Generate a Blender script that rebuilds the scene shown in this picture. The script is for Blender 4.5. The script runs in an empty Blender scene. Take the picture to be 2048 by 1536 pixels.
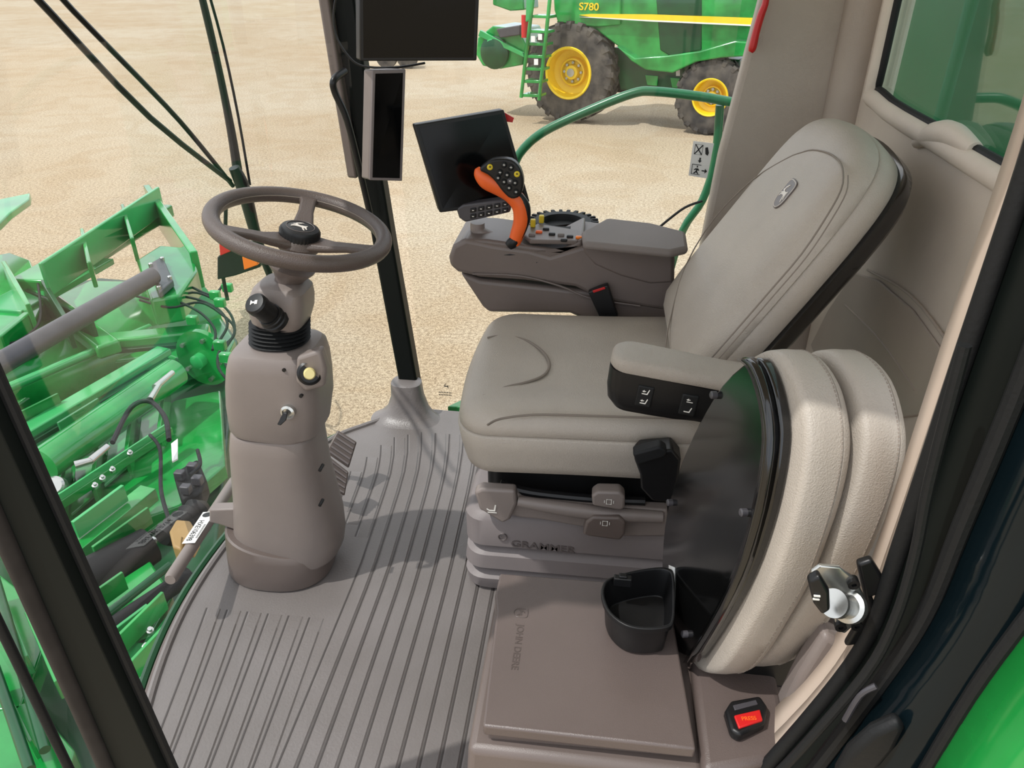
import bpy,bmesh,math,random
from mathutils import Vector,Matrix
random.seed(4)
V=Vector
# ---------------------------------------------------------------- camera
H=1.4; F=1500.0; PITCH=math.radians(30); YAW=math.radians(6.8)
CAM=V((0,0,H))
cd=bpy.data.cameras.new("camera"); cam=bpy.data.objects.new("camera",cd)
bpy.context.scene.collection.objects.link(cam); bpy.context.scene.camera=cam
cam.location=CAM; cam.rotation_euler=(math.pi/2-PITCH,0,YAW)
cd.sensor_width=36; cd.lens=F/2048*36; cd.clip_start=0.02; cd.clip_end=500
RZ=Matrix.Rotation(YAW,3,'Z')
def ray(u,v):
    a=(u-1024)/F; b=(768-v)/F
    return RZ@V((a,math.cos(PITCH)+math.sin(PITCH)*b,-math.sin(PITCH)+math.cos(PITCH)*b))
# survey point: where the sight line of a measured feature meets a real plane of the machine
def U(u,v,x=None,y=None,z=None):
    d=ray(u,v)
    if x is not None: t=(x-CAM.x)/d.x
    elif y is not None: t=(y-CAM.y)/d.y
    else: t=(z-CAM.z)/d.z
    return CAM+d*t
def UP(u,v,P,n):
    d=ray(u,v); return CAM+d*((P-CAM).dot(n)/d.dot(n))
# ---------------------------------------------------------------- materials
def lin(c):
    return tuple(((x/255)/12.92 if x/255<=0.04045 else ((x/255+0.055)/1.055)**2.4) for x in c)+(1,)
def mat(name,col,rough=.5,metal=0,bump=0,bscale=200,var=0,vscale=8,coat=0,col2=None,spec=.5,p0=.35,p1=.68):
    m=bpy.data.materials.new(name); m.use_nodes=True; nt=m.node_tree; b=nt.nodes["Principled BSDF"]
    b.inputs["Base Color"].default_value=lin(col); b.inputs["Roughness"].default_value=rough
    b.inputs["Metallic"].default_value=metal; b.inputs["Coat Weight"].default_value=coat
    b.inputs["Coat Roughness"].default_value=.1; b.inputs["Specular IOR Level"].default_value=spec
    tc=nt.nodes.new("ShaderNodeTexCoord")
    n=nt.nodes.new("ShaderNodeTexNoise"); n.inputs["Scale"].default_value=vscale; n.inputs["Detail"].default_value=6
    nt.links.new(tc.outputs["Object"],n.inputs["Vector"])
    r=nt.nodes.new("ShaderNodeValToRGB"); r.color_ramp.elements[0].position=p0; r.color_ramp.elements[1].position=p1
    k=var if var else .04
    c=lin(col); r.color_ramp.elements[0].color=tuple(x*(1-k) for x in c[:3])+(1,)
    r.color_ramp.elements[1].color=lin(col2) if col2 else tuple(min(1,x*(1+k)) for x in c[:3])+(1,)
    nt.links.new(n.outputs["Fac"],r.inputs["Fac"]); nt.links.new(r.outputs["Color"],b.inputs["Base Color"])
    if bump:
        n2=nt.nodes.new("ShaderNodeTexNoise"); n2.inputs["Scale"].default_value=bscale; n2.inputs["Detail"].default_value=4
        nt.links.new(tc.outputs["Object"],n2.inputs["Vector"])
        bp=nt.nodes.new("ShaderNodeBump"); bp.inputs["Strength"].default_value=bump; bp.inputs["Distance"].default_value=.002
        nt.links.new(n2.outputs["Fac"],bp.inputs["Height"]); nt.links.new(bp.outputs["Normal"],b.inputs["Normal"])
    return m
M={}
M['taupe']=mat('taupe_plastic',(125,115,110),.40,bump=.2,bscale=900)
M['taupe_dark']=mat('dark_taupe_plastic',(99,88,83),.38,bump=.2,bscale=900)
M['console']=mat('console_plastic',(104,93,88),.40,bump=.2,bscale=900)
M['lid']=mat('lid_plastic',(92,81,77),.30,bump=.3,bscale=700)
M['grey_top']=mat('grey_armrest_lid',(116,108,104),.6,bump=.3,bscale=900,spec=.3)
M['bellow']=mat('grey_rubber_bellows',(122,114,113),.5,bump=.2,bscale=500)
M['mat']=mat('floor_mat_rubber',(108,102,99),.36,bump=.4,bscale=200,var=.03,vscale=3,col2=(117,111,109),p0=.40,p1=.66)
M['groove']=mat('mat_groove',(68,63,61),.6)
M['leather']=mat('taupe_leather',(168,159,148),.40,bump=.6,bscale=420,var=.05)
M['leather2']=mat('perforated_leather',(165,156,145),.44,bump=.9,bscale=700,var=.04)
M['seam']=mat('seam_thread',(122,112,102),.6)
M['stitch']=mat('tone_stitch_thread',(140,129,118),.6)
M['wheelrim']=mat('brown_leather_rim',(82,71,66),.40,bump=.5,bscale=500)
M['wall']=mat('beige_wall_trim',(170,159,148),.55,bump=.3,bscale=600)
M['wallr']=mat('beige_trim_brightened',(206,194,181),.55,bump=.3,bscale=600)  # wall trim beige, lightened to offset the shade on the rear wall
M['walld']=mat('grey_brown_wall_panel',(172,160,149),.4,bump=.2,bscale=600)
M['ceil']=mat('pale_headliner',(222,217,208),.8)
M['strip']=mat('beige_door_strip',(186,169,154),.5)
M['black']=mat('black_plastic',(20,20,21),.38,spec=.35)
M['gloss']=mat('gloss_black_panel',(9,9,9),.14,coat=.6,spec=.4)
M['rubber']=mat('black_rubber',(20,21,22),.6,bump=.3,bscale=150,spec=.3)
M['screen']=mat('dark_screen',(6,7,8),.12,spec=.22)
M['teal']=mat('dark_tinted_door_glass',(10,20,24),.12,spec=.3)
M['pillar']=mat('dark_pillar_paint',(12,17,15),.5,spec=.18)
M['green']=mat('green_paint',(12,124,48),.18,coat=.6,var=.25,vscale=2.5,col2=(36,156,70))  # lighter noise patches in the greens stand in for reflections
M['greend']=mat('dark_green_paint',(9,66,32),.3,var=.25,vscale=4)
M['greenl']=mat('light_green_paint',(50,156,86),.22,coat=.5,var=.15,vscale=2)
M['rail']=mat('green_rail_paint',(34,104,68),.3)
M['yellow']=mat('yellow_paint',(236,200,30),.4)
M['tire']=mat('tire_rubber',(56,53,52),.8,bump=.5,bscale=12,var=.3,vscale=4,col2=(92,86,78))
M['steel']=mat('zinc_steel',(190,190,186),.25,metal=.9)
M['greyshaft']=mat('grey_shaft',(66,64,68),.4,var=.15)
M['edge']=mat('dark_edge_tube',(40,37,36),.5,var=.15,vscale=30,spec=.2)
M['orange']=mat('orange_grip',(230,96,30),.45)
M['white']=mat('white_label',(225,224,220),.5)
M['print']=mat('white_print',(225,222,215),.5)
M['ink']=mat('black_ink',(20,20,20),.5)
M['decal']=mat('grey_decal_ink',(70,66,60),.5)
M['red']=mat('red_plastic',(190,26,26),.4)
M['amber']=mat('amber_lens',(240,125,25),.3)
M['ivory']=mat('ivory_button',(216,202,140),.4)
M['brown']=mat('ochre_joint',(150,120,72),.5)
M['embl']=mat('emblem_grey',(98,90,88),.4)
M['emblem_line']=mat('emblem_silver',(214,206,196),.35)
M['emboss']=mat('embossed_taupe',(77,67,63),.4)
M['emboss2']=mat('embossed_grey',(92,84,82),.5)
M['mustard']=mat('yellow_switch',(216,190,40),.4)
def glass(name,tint,fac,lo=.8,hi=1.2,ns=3):
    m=bpy.data.materials.new(name); m.use_nodes=True; nt=m.node_tree; nt.nodes.clear()
    o=nt.nodes.new("ShaderNodeOutputMaterial"); t=nt.nodes.new("ShaderNodeBsdfTransparent"); g=nt.nodes.new("ShaderNodeBsdfGlossy")
    g.inputs["Roughness"].default_value=.03; t.inputs["Color"].default_value=tint
    mx=nt.nodes.new("ShaderNodeMixShader"); n=nt.nodes.new("ShaderNodeTexNoise"); n.inputs["Scale"].default_value=ns
    mr=nt.nodes.new("ShaderNodeMapRange"); mr.inputs["From Min"].default_value=.3; mr.inputs["From Max"].default_value=.7
    mr.inputs["To Min"].default_value=fac*lo; mr.inputs["To Max"].default_value=fac*hi
    nt.links.new(n.outputs["Fac"],mr.inputs["Value"]); nt.links.new(mr.outputs["Result"],mx.inputs["Fac"])
    nt.links.new(t.outputs[0],mx.inputs[1]); nt.links.new(g.outputs[0],mx.inputs[2]); nt.links.new(mx.outputs[0],o.inputs[0])
    return m
M['glass']=glass('windshield_glass',(.97,.98,.97,1),.08,.4,1.8,1.5)  # noise in the gloss amount imitates soft patchy reflections
M['glass2']=glass('side_window_glass',(.97,.98,.97,1),.05)
M['glassd']=glass('tinted_rear_glass',(.66,.76,.72,1),.14)
def ground_mat():
    m=bpy.data.materials.new('gravel_ground'); m.use_nodes=True; nt=m.node_tree; b=nt.nodes["Principled BSDF"]
    b.inputs["Roughness"].default_value=.95; b.inputs["Specular IOR Level"].default_value=.1
    tc=nt.nodes.new("ShaderNodeTexCoord")
    def noise(s,d=5,dist=0):
        n=nt.nodes.new("ShaderNodeTexNoise"); n.inputs["Scale"].default_value=s; n.inputs["Detail"].default_value=d; n.inputs["Distortion"].default_value=dist
        nt.links.new(tc.outputs["Object"],n.inputs["Vector"]); return n
    def ramp(n,c0,c1,p0,p1):
        r=nt.nodes.new("ShaderNodeValToRGB"); r.color_ramp.elements[0].position=p0; r.color_ramp.elements[1].position=p1
        r.color_ramp.elements[0].color=lin(c0); r.color_ramp.elements[1].color=lin(c1); nt.links.new(n.outputs["Fac"],r.inputs["Fac"]); return r
    def mul(a,c,f):
        mx=nt.nodes.new("ShaderNodeMixRGB"); mx.blend_type='MULTIPLY'; mx.inputs[0].default_value=f
        nt.links.new(a.outputs[0],mx.inputs[1]); nt.links.new(c.outputs[0],mx.inputs[2]); return mx
    r1=ramp(noise(.18,8,.3),(191,174,149),(197,184,163),.40,.60)
    r2=ramp(noise(26,6),(172,163,152),(255,254,250),.34,.60)
    r3=ramp(noise(70,3),(160,153,143),(255,255,255),.36,.58)
    r4=ramp(noise(.8,6,1.5),(240,231,219),(255,255,255),.40,.54)
    a=mul(mul(mul(r1,r2,.6),r3,.7),r4,.45); nt.links.new(a.outputs[0],b.inputs["Base Color"])
    bp=nt.nodes.new("ShaderNodeBump"); bp.inputs["Strength"].default_value=.5; bp.inputs["Distance"].default_value=.015
    nt.links.new(noise(50,4).outputs["Fac"],bp.inputs["Height"]); nt.links.new(bp.outputs["Normal"],b.inputs["Normal"])
    return m
M['ground']=ground_mat()
# ---------------------------------------------------------------- builders
def catmull(pts,n=6,closed=False):
    out=[]; N=len(pts)
    rng=range(N if closed else N-1)
    for i in rng:
        if closed: p=[pts[(i+k-1)%N] for k in range(4)]
        else: p=[pts[max(0,i-1)],pts[i],pts[i+1],pts[min(N-1,i+2)]]
        for k in range(n):
            t=k/n
            out.append(.5*((2*p[1])+(-p[0]+p[2])*t+(2*p[0]-5*p[1]+4*p[2]-p[3])*t*t+(-p[0]+3*p[1]-3*p[2]+p[3])*t**3))
    if not closed: out.append(pts[-1].copy())
    return out
class B:
    def __init__(s): s.v=[];s.f=[];s.m=[];s.mi=0
    def add(s,vs,fs):
        o=len(s.v); s.v+=[V(p) for p in vs]; s.f+=[tuple(i+o for i in f) for f in fs]; s.m+=[s.mi]*len(fs); return s
    def rings(s,R,cap=True,loop=False):
        n=len(R[0]); vs=[p for r in R for p in r]; fs=[]
        K=len(R)
        for i in range(K if loop else K-1):
            j=(i+1)%K
            for k in range(n):
                l=(k+1)%n; fs.append((i*n+k,i*n+l,j*n+l,j*n+k))
        if cap and not loop: fs.append(tuple(range(n))[::-1]); fs.append(tuple((K-1)*n+k for k in range(n)))
        return s.add(vs,fs)
    def prism(s,pts,vec):
        vec=V(vec); pts=[V(p) for p in pts]; return s.rings([pts,[p+vec for p in pts]])
    def box(s,c,size,ax=None):
        c=V(c); ax=ax or (V((1,0,0)),V((0,1,0)),V((0,0,1))); h=[x/2 for x in size]
        q=[(-1,-1),(1,-1),(1,1),(-1,1)]
        return s.rings([[c+ax[0]*h[0]*a+ax[1]*h[1]*b-ax[2]*h[2] for a,b in q],[c+ax[0]*h[0]*a+ax[1]*h[1]*b+ax[2]*h[2] for a,b in q]])
    def tube(s,pts,r,seg=12,sm=5,closed=False,flat=1):
        pts=[V(p) for p in pts]; N0=len(pts)
        rr=list(r) if isinstance(r,(list,tuple)) else [r]*N0
        if sm>1 and N0>2:
            R1=catmull([V((x,0,0)) for x in rr],sm,closed); rr=[x.x for x in R1]; pts=catmull(pts,sm,closed)
        N=len(pts); up=None; R=[]
        for i,p in enumerate(pts):
            if closed: t=pts[(i+1)%N]-pts[i-1]
            else: t=pts[min(i+1,N-1)]-pts[max(i-1,0)]
            t.normalize()
            if up is None:
                up=V((0,0,1)) if abs(t.z)<.9 else V((1,0,0))
            up=(up-t*up.dot(t)).normalized(); sd=t.cross(up)
            R.append([p+(up*math.cos(a)*flat+sd*math.sin(a))*rr[i] for a in [2*math.pi*k/seg for k in range(seg)]])
        return s.rings(R,cap=not closed,loop=closed)
    def cyl(s,p0,p1,r0,r1=None,seg=20):
        return s.tube([p0,p1],[r0,r0 if r1 is None else r1],seg,1)
    def lathe(s,O,axis,prof,seg=40,cap=True):
        O=V(O); ax=V(axis).normalized(); a=V((0,0,1)) if abs(ax.z)<.9 else V((1,0,0)); a=(a-ax*a.dot(ax)).normalized(); b=ax.cross(a)
        return s.rings([[O+ax*h+(a*math.cos(t)+b*math.sin(t))*r for t in [2*math.pi*k/seg for k in range(seg)]] for r,h in prof],cap)
    def pillow(s,out,prof,O,ax,ay,n,crown=0,inner=(.8,.6,.4,.2)):
        O=V(O);ax=V(ax);ay=V(ay);n=V(n)
        cx=sum(p[0] for p in out)/len(out); cy=sum(p[1] for p in out)/len(out)
        def ring(ins,h,sc=1):
            r=[]
            for p in out:
                dx,dy=p[0]-cx,p[1]-cy; L=math.hypot(dx,dy); k=max(.02,(1-ins/L))*sc
                r.append(O+ax*(cx+dx*k)+ay*(cy+dy*k)+n*h)
            return r
        R=[ring(*prof[0],sc=.3),ring(*prof[0],sc=.7)]+[ring(i,h) for i,h in prof]
        li,lh=prof[-1]
        for sc in inner: R.append(ring(li,lh+crown*(1-sc*sc),sc))
        return s.rings(R)
    def surf(s,A,C):
        n=len(A); return s.add(list(A)+list(C),[(i,i+1,n+i+1,n+i) for i in range(n-1)])
    def obj(s,name,mats,parent=None,label=None,bevel=0,smooth=35,solid=0,seg=3,**kw):
        me=bpy.data.meshes.new(name); me.from_pydata([tuple(p) for p in s.v],[],s.f)
        if not isinstance(mats,(list,tuple)): mats=[mats]
        for m in mats: me.materials.append(M[m] if isinstance(m,str) else m)
        for p,i in zip(me.polygons,s.m): p.material_index=i
        bm=bmesh.new(); bm.from_mesh(me); bmesh.ops.recalc_face_normals(bm,faces=bm.faces); bm.to_mesh(me); bm.free()
        me.shade_smooth(); me.set_sharp_from_angle(angle=math.radians(smooth))
        ob=bpy.data.objects.new(name,me); bpy.context.scene.collection.objects.link(ob)
        if parent is not None:
            ob.parent=parent
            if parent.type=='EMPTY': ob.matrix_parent_inverse=Matrix.Translation(-parent.location)
        if solid:
            md=ob.modifiers.new("s","SOLIDIFY"); md.thickness=solid; md.offset=0
        if bevel:
            md=ob.modifiers.new("b","BEVEL"); md.width=bevel; md.segments=seg; md.limit_method='ANGLE'; md.angle_limit=math.radians(40)
        if label: ob["label"]=label
        for k,v in kw.items(): ob[k]=v
        return ob
def thing(name,label,category,loc,group=None):
    e=bpy.data.objects.new(name,None); bpy.context.scene.collection.objects.link(e); e.location=V(loc); e.empty_display_size=.05
    e["label"]=label; e["category"]=category
    if group: e["group"]=group
    return e
def text(name,st,size,O,ax,up,m,parent,ext=.0008,sx=1):
    c=bpy.data.curves.new(name,'FONT'); c.body=st; c.size=size; c.align_x='CENTER'; c.align_y='CENTER'; c.extrude=ext; c.offset=size*.012
    o=bpy.data.objects.new(name+"_tmp",c); bpy.context.scene.collection.objects.link(o)
    dg=bpy.context.evaluated_depsgraph_get(); dg.update()
    me=bpy.data.meshes.new_from_object(o.evaluated_get(dg)); bpy.data.objects.remove(o)
    ax=V(ax).normalized(); up=V(up); up=(up-ax*up.dot(ax)).normalized(); n=ax.cross(up); O=V(O)
    b=B(); b.add([O+ax*v.co.x*sx+up*v.co.y+n*v.co.z for v in me.vertices],[tuple(p.vertices) for p in me.polygons])
    return b.obj(name,m,parent,smooth=20)
DEER=[(-.98,.20),(-.80,.36),(-.70,.44),(-.74,.58),(-.60,.62),(-.44,.78),(-.16,.92),(.10,.88),(-.14,.82),(-.30,.70),(-.10,.68),(-.38,.58),(-.52,.46),(-.50,.32),(-.34,.22),(-.05,.18),(.30,.22),(.52,.26),(.70,.40),(.74,.28),(.68,.12),(.78,-.14),(.98,-.42),(.92,-.50),(.64,-.24),(.46,-.16),(.56,-.44),(.80,-.74),(.72,-.82),(.42,-.52),(.26,-.22),(.0,-.16),(-.24,-.18),(-.46,-.22),(-.72,-.30),(-.96,-.52),(-1.02,-.44),(-.82,-.20),(-.60,-.08),(-.84,-.12),(-1.04,-.22),(-1.06,-.12),(-.86,.0),(-.62,.04),(-.64,.18),(-.80,.16)]
def deer(name,size,O,ax,up,m,parent,ext=.001):
    ax=V(ax).normalized(); up=V(up); up=(up-ax*up.dot(ax)).normalized(); n=ax.cross(up); O=V(O)
    return B().prism([O+ax*x*size*.86+up*y*size for x,y in DEER],n*ext).obj(name,m,parent,smooth=20)
def rrect(w,h,r,n=6,bulge=0):
    out=[]
    for cx,cy,a0 in [(w/2-r,h/2-r,0),(-w/2+r,h/2-r,90),(-w/2+r,-h/2+r,180),(w/2-r,-h/2+r,270)]:
        for k in range(n+1):
            a=math.radians(a0+90*k/n); out.append((cx+r*math.cos(a),cy+r*math.sin(a)))
    o2=[]
    for i,p in enumerate(out):
        q=out[(i+1)%len(out)]; d=math.hypot(q[0]-p[0],q[1]-p[1]); k=max(1,int(d/.04))
        for j in range(k):
            x=p[0]+(q[0]-p[0])*j/k; y=p[1]+(q[1]-p[1])*j/k
            if bulge: x+= (-bulge if x<0 else 0)*max(0,1-(2*y/h)**2)
            o2.append((x,y))
    return o2
def sell(C,rx,ry,n=2.6,seg=40,tx=0,ty=0):
    r=[]
    for k in range(seg):
        t=2*math.pi*k/seg; c,s_=math.cos(t),math.sin(t)
        x=rx*math.copysign(abs(c)**(2/n),c); y=ry*math.copysign(abs(s_)**(2/n),s_)
        r.append(V((C[0]+x,C[1]+y,C[2]+x*tx+y*ty)))
    return r
X,Y,Z=V((1,0,0)),V((0,1,0)),V((0,0,1))
# ================================================================ SETTING
B().add([(-150,-60,-2),(150,-60,-2),(150,220,-2),(-150,220,-2)],[(0,1,2,3)]).obj('ground','ground',kind='structure')
front=[V(p) for p in [(-.74,.62,0),(-.86,.80,0),(-.93,.98,0),(-.975,1.2,0),(-.98,1.42,0),(-.95,1.65,0),(-.87,1.95,0),(-.76,2.08,0),(-.62,2.2,0)]]
fc=catmull(front,5)
fl=fc+[V((.7,2.2,0)),V((.7,.62,0))]
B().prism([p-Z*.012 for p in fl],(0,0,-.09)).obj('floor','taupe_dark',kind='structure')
b=B(); b.tube([p+V((-.012,0,-.02)) for p in fc],.012,8,1); b.obj('trim_7','greend',kind='structure')
b=B(); rows=[]
for k in range(13):
    z=-.01+1.76*k/12; off=.06*math.sin(math.pi*min(1,z/1.75*.8)); rows.append([p+V((-off*(1-abs((p.y-1.4)/.9)**2*.4)-.012,0,z)) for p in fc])
for k in range(12): b.surf(rows[k],rows[k+1])
b.obj('window_1','glass',kind='structure')
B().add([(-.58,2.215,.0),(.33,2.215,.0),(.33,2.215,1.72),(-.62,2.215,1.72)],[(0,1,2,3)]).obj('window_2','glass2',kind='structure')
B().prism([(.655,.95,1.09),(.655,2.03,1.09),(.655,2.03,1.74),(.655,.95,1.74)],(.006,0,0)).obj('window_3','glassd',kind='structure')
B().prism([(.65,.8,-.1),(.65,2.2,-.1),(.65,2.2,1.75),(.65,2.04,1.75),(.65,2.04,1.085),(.65,.8,1.085)],(.05,0,0)).obj('wall_rear','wallr',kind='structure',bevel=.012)
B().prism([(.325,2.2,-.1),(.7,2.2,-.1),(.7,2.2,1.75),(.40,2.2,1.75),(.375,2.2,1.3),(.325,2.2,.9),(.30,2.2,.5)],(0,.06,0)).obj('wall_right','wall',kind='structure',bevel=.015)
B().tube([V((.64,2.19,0)),V((.64,2.19,1.75))],.06,16,1).obj('trim_1','wall',kind='structure')
B().prism([p+Z*1.76 for p in fl],(0,0,.08)).obj('ceiling','ceil',kind='structure')
b=B(); b.tube([(.645,2.03,1.75),(.645,2.03,1.16),(.645,1.98,1.09),(.645,1.5,1.08),(.645,.85,1.08)],.022,12,4); b.obj('trim_2','wallr',kind='structure')
b=B(); b.tube([(.648,2.01,1.75),(.648,2.01,1.18),(.648,1.965,1.11),(.648,1.5,1.10),(.648,.85,1.10)],.009,10,4); b.obj('trim_3','rubber',kind='structure')
pl=[(1712,545),(1760,560),(1830,620),(1888,700),(1870,770),(1850,830),(1790,838),(1700,790),(1640,730),(1625,690),(1660,620)]
b=B(); b.prism([U(u,v,x=.65) for u,v in pl],(-.006,0,0)); b.obj('trim_4','walld',kind='structure',bevel=.004)
b=B(); b.tube([U(1690,610,x=.644),U(1760,680,x=.644),U(1830,780,x=.644)],.0025,8,4); b.tube([U(1735,540,x=.644),U(1820,590,x=.644),U(1900,690,x=.644)],.003,8,4); b.obj('trim_5','walld',kind='structure')
b=B(); b.tube([U(1835,285,x=.648),U(1868,268,x=.64),U(1905,268,x=.64),U(1950,300,x=.645)],[.012,.022,.022,.014],12,5); b.obj('trim_6','wallr',kind='structure')
# ---- floor mat
mato=[p+V((.012,0,0)) for p in fc]+[V((-.15,2.185,0)),V((-.15,.63,0))]
b=B(); b.mi=0; b.prism([p-Z*.012 for p in mato],(0,0,.012))
def strip(xf,y0,y1,w=.033,h=.0030,n=14,e=.003):
    rr=[]
    for k in range(n+1):
        y=y0+(y1-y0)*k/n; x=xf(y); hh=h if 0<k<n else 0.0003
        rr.append([V((x-w/2,y,0.0002)),V((x-w/2+e,y,hh)),V((x+w/2-e,y,hh)),V((x+w/2,y,.0002))])
    b.rings(rr)
SPC=.040
def field(y0,y1,xf):
    b.mi=0; strip(xf,y0,y1,SPC*.84)
    b.mi=1; strip(lambda y:xf(y)-SPC/2,y0,y1,.0045,.0008,14,.001)
nmain=10
for i in range(16):
    x0=-.190-SPC*i
    bend=lambda y,x0=x0,i=i:x0-(.010+.005*i)*max(0,y-1.4)-(.05*i)*max(0,y-1.75)**2
    if i<nmain: field(.64,2.05-.10*max(0,(i-7))/4*.8-(.05 if i<2 else 0),bend)
    else:
        j=i-nmain
        lean=.07+.028*j
        field(.64,1.225,lambda y,x0=x0,lean=lean:x0-lean*max(0,(y-.7))**1.1*.9)
        if x0>-.80: field(1.52+.05*j,1.96-.07*j**1.1,bend)
b.mi=0; b.tube([p+V((.022,0,.0)) for p in fc if .64<p.y<2.17],.010,8,1)
fm=b.obj('floor_mat',['mat','groove'],label='grey ribbed rubber floor mat covering the cab floor',category='floor mat',smooth=14)
# ---- right front pillar
T=thing('window_pillar','dark green-black cab pillar beside the curved windshield','pillar',(-.62,2.2,0))
b=B(); P=[(-.605,2.2,.0),(-.66,2.2,.6),(-.70,2.2,1.1),(-.735,2.2,1.75)]
b.rings([[V(p)+V((-.035,-.03,0)),V(p)+V((.03,-.03,0)),V(p)+V((.03,.03,0)),V(p)+V((-.035,.03,0))] for p in P]); b.obj('post','pillar',T,bevel=.008)
b=B(); b.rings([sell(c,rx,ry,2.5,ty=0) for c,rx,ry in [((-.625,2.13,0),.12,.07),((-.622,2.14,.010),.098,.055),((-.618,2.15,.035),.072,.046),((-.618,2.155,.08),.056,.044),((-.622,2.165,.125),.052,.042),((-.624,2.167,.13),.045,.036)]]); b.obj('pillar_boot','mat',T)
b=B(); b.rings([[V(p)+V(q) for q in [(-.062,-.045,0),(-.030,-.052,0),(-.03,.02,0),(-.062,.02,0)]] for p in [(-.683,2.19,.82),(-.70,2.19,1.1),(-.735,2.19,1.75)]]); b.obj('pillar_cover','taupe_dark',T,bevel=.008)
b=B(); b.tube([U(745,450,y=2.12),U(722,350,y=2.1),U(694,240,y=2.08),U(670,185,y=2.07),U(668,160,y=2.07),U(690,142,y=2.12)],.0095,12,5); b.obj('grab_handle','black',T)
# ---- left front pillar
T=thing('door_pillar','black painted front door pillar with dark edge tube','pillar',(-.69,.66,0))
def px(z): return -.616-.052*z
b=B(); b.rings([[V((-.700,.635,z)),V((px(z),.640,z)),V((px(z),.672,z)),V((-.700-.02*z,.690,z))] for z in (-.1,.4,.8,1.2,1.76)]); b.obj('post','pillar',T,bevel=.008)
b=B(); b.tube([(px(z)+.003,.665,z) for z in (-.1,.4,.8,1.2,1.7)],.007,10,1); b.obj('door_seal','rubber',T)
b=B(); b.tube([(-.712,.635,.0),(-.712,.635,1.7)],.013,16,1); b.obj('edge_tube','edge',T)
b=B(); b.tube([(-.775,.63,.0),(-.775,.63,1.7)],.007,12,1); b.obj('edge_bead','rubber',T)
# ---- rear door frame
def poly(pts,y,n=4):
    return catmull([U(u,v,y=y) for u,v in pts],n)
T=thing('door_frame','rounded rear door frame with beige trim and black rubber seal','door frame',(.36,.72,0))
pA=[(2085,100),(2012,330),(1890,690),(1745,1130),(1680,1265),(1590,1380),(1430,1545)]
pA2=[(2100,100),(2040,330),(1920,690),(1775,1115),(1715,1268),(1620,1400),(1455,1565)]
pB=[(2130,100),(2058,330),(1936,690),(1795,1110),(1738,1272),(1648,1400),(1490,1580)]
pC=[(2250,100),(2170,400),(2060,720),(1925,1050),(1850,1230),(1750,1380),(1590,1590)]
pD=[(2520,180),(2440,500),(2300,820),(2150,1110),(2048,1245),(1950,1380),(1835,1570)]
pE=[(2800,400),(2700,700),(2560,1000),(2400,1300),(2280,1450),(2150,1600),(2000,1750)]
b=B(); b.surf(poly(pA,.80),poly(pA2,.755)); b.surf(poly(pA2,.755),poly(pB,.725)); b.obj('beige_trim','strip',T,solid=.008)
b=B(); b.tube(poly(pB,.71),.010,12,1); b.obj('door_seal','rubber',T)
b=B(); b.surf(poly(pB,.72),poly(pC,.66)); b.obj('jamb','pillar',T,solid=.01)
b=B(); b.surf(poly(pC,.66),poly(pD,.58)); b.obj('tinted_door_glass','teal',T,solid=.008)
b=B(); b.tube(poly([(1930,690),(1860,960),(1830,1110),(1790,1240),(1730,1350),(1600,1500),(1540,1560)],.645),.006,10,1); b.tube(poly(pD,.575),.008,10,1); b.tube(poly(pC,.655),.010,10,1); b.obj('weatherstrip','rubber',T)
b=B(); b.surf(poly(pD,.58),poly(pE,.45)); b.obj('outer_panel','green',T,solid=.01,label='bright green painted outer panel')
b=B(); b.prism([U(u,v,y=.60) for u,v in [(1700,1510),(1745,1470),(1800,1445),(1812,1462),(1790,1505),(1740,1560),(1670,1560)]],(0,.02,0)); b.obj('step_bracket','rubber',T,bevel=.008)
b=B(); b.tube([U(1690,1440,y=.64),U(1720,1390,y=.64),U(1752,1372,y=.64)],.004,8,4); b.obj('wire_hook','greyshaft',T)
b=B(); b.prism([U(u,v,y=.79) for u,v in [(1650,1270),(1690,1290),(1700,1310),(1600,1420),(1560,1430),(1600,1350)]],(0,.04,0)); b.obj('cover_plate','taupe',T,bevel=.01)
# striker
T=thing('door_striker','zinc door latch striker with bolted plate and black knob','door latch',U(1690,1200,y=.77))
yy=.70
b=B(); b.prism([U(u,v,y=yy) for u,v in [(1622,1145),(1640,1132),(1680,1135),(1712,1160),(1730,1195),(1722,1240),(1690,1268),(1672,1262),(1668,1225),(1650,1195),(1625,1180)]],(0,.006,0)); b.obj('plate','steel',T,bevel=.002)
b=B(); c=U(1704,1215,y=yy-.004); e=U(1640,1200,y=yy-.045); b.lathe(c,e-c,[(.013,0),(.020,.002),(.020,.012),(.015,.014),(.015,.035),(.017,.038),(.017,.050)],28); b.obj('pin','steel',T)
b=B(); b.prism([U(u,v,y=yy-.05) for u,v in [(1617,1165),(1640,1152),(1660,1185),(1662,1222),(1645,1232),(1628,1210)]],(0,.014,0)); b.obj('knob','black',T,bevel=.004)
b=B(); o=U(1634,1192,y=yy-.0515); b.box(o,(.007,.002,.0016)); b.box(o+V((0,0,-.005)),(.007,.002,.0016)); b.obj('knob_mark','print',T)
for u,v in [(1706,1165),(1712,1248),(1680,1250)]:
    b=B(); p=U(u,v,y=yy); b.lathe(p,(0,-1,0),[(.007,-.006),(.007,.005),(.003,.005),(.003,.002)],16); b.obj('bolt','black',T)
b=B(); b.prism([U(u,v,y=yy+.012) for u,v in [(1715,1130),(1745,1120),(1770,1160),(1765,1190),(1745,1195),(1760,1230),(1720,1290),(1690,1295),(1735,1220)]],(0,.012,0)); b.obj('latch_bracket','black',T,bevel=.004)
b=B(); p=U(1668,1322,y=.785); b.lathe(p,(0,-1,0),[(.010,-.004),(.010,.005),(.005,.005),(.005,.001)],18); b.obj('bolt','black',T)
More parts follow.
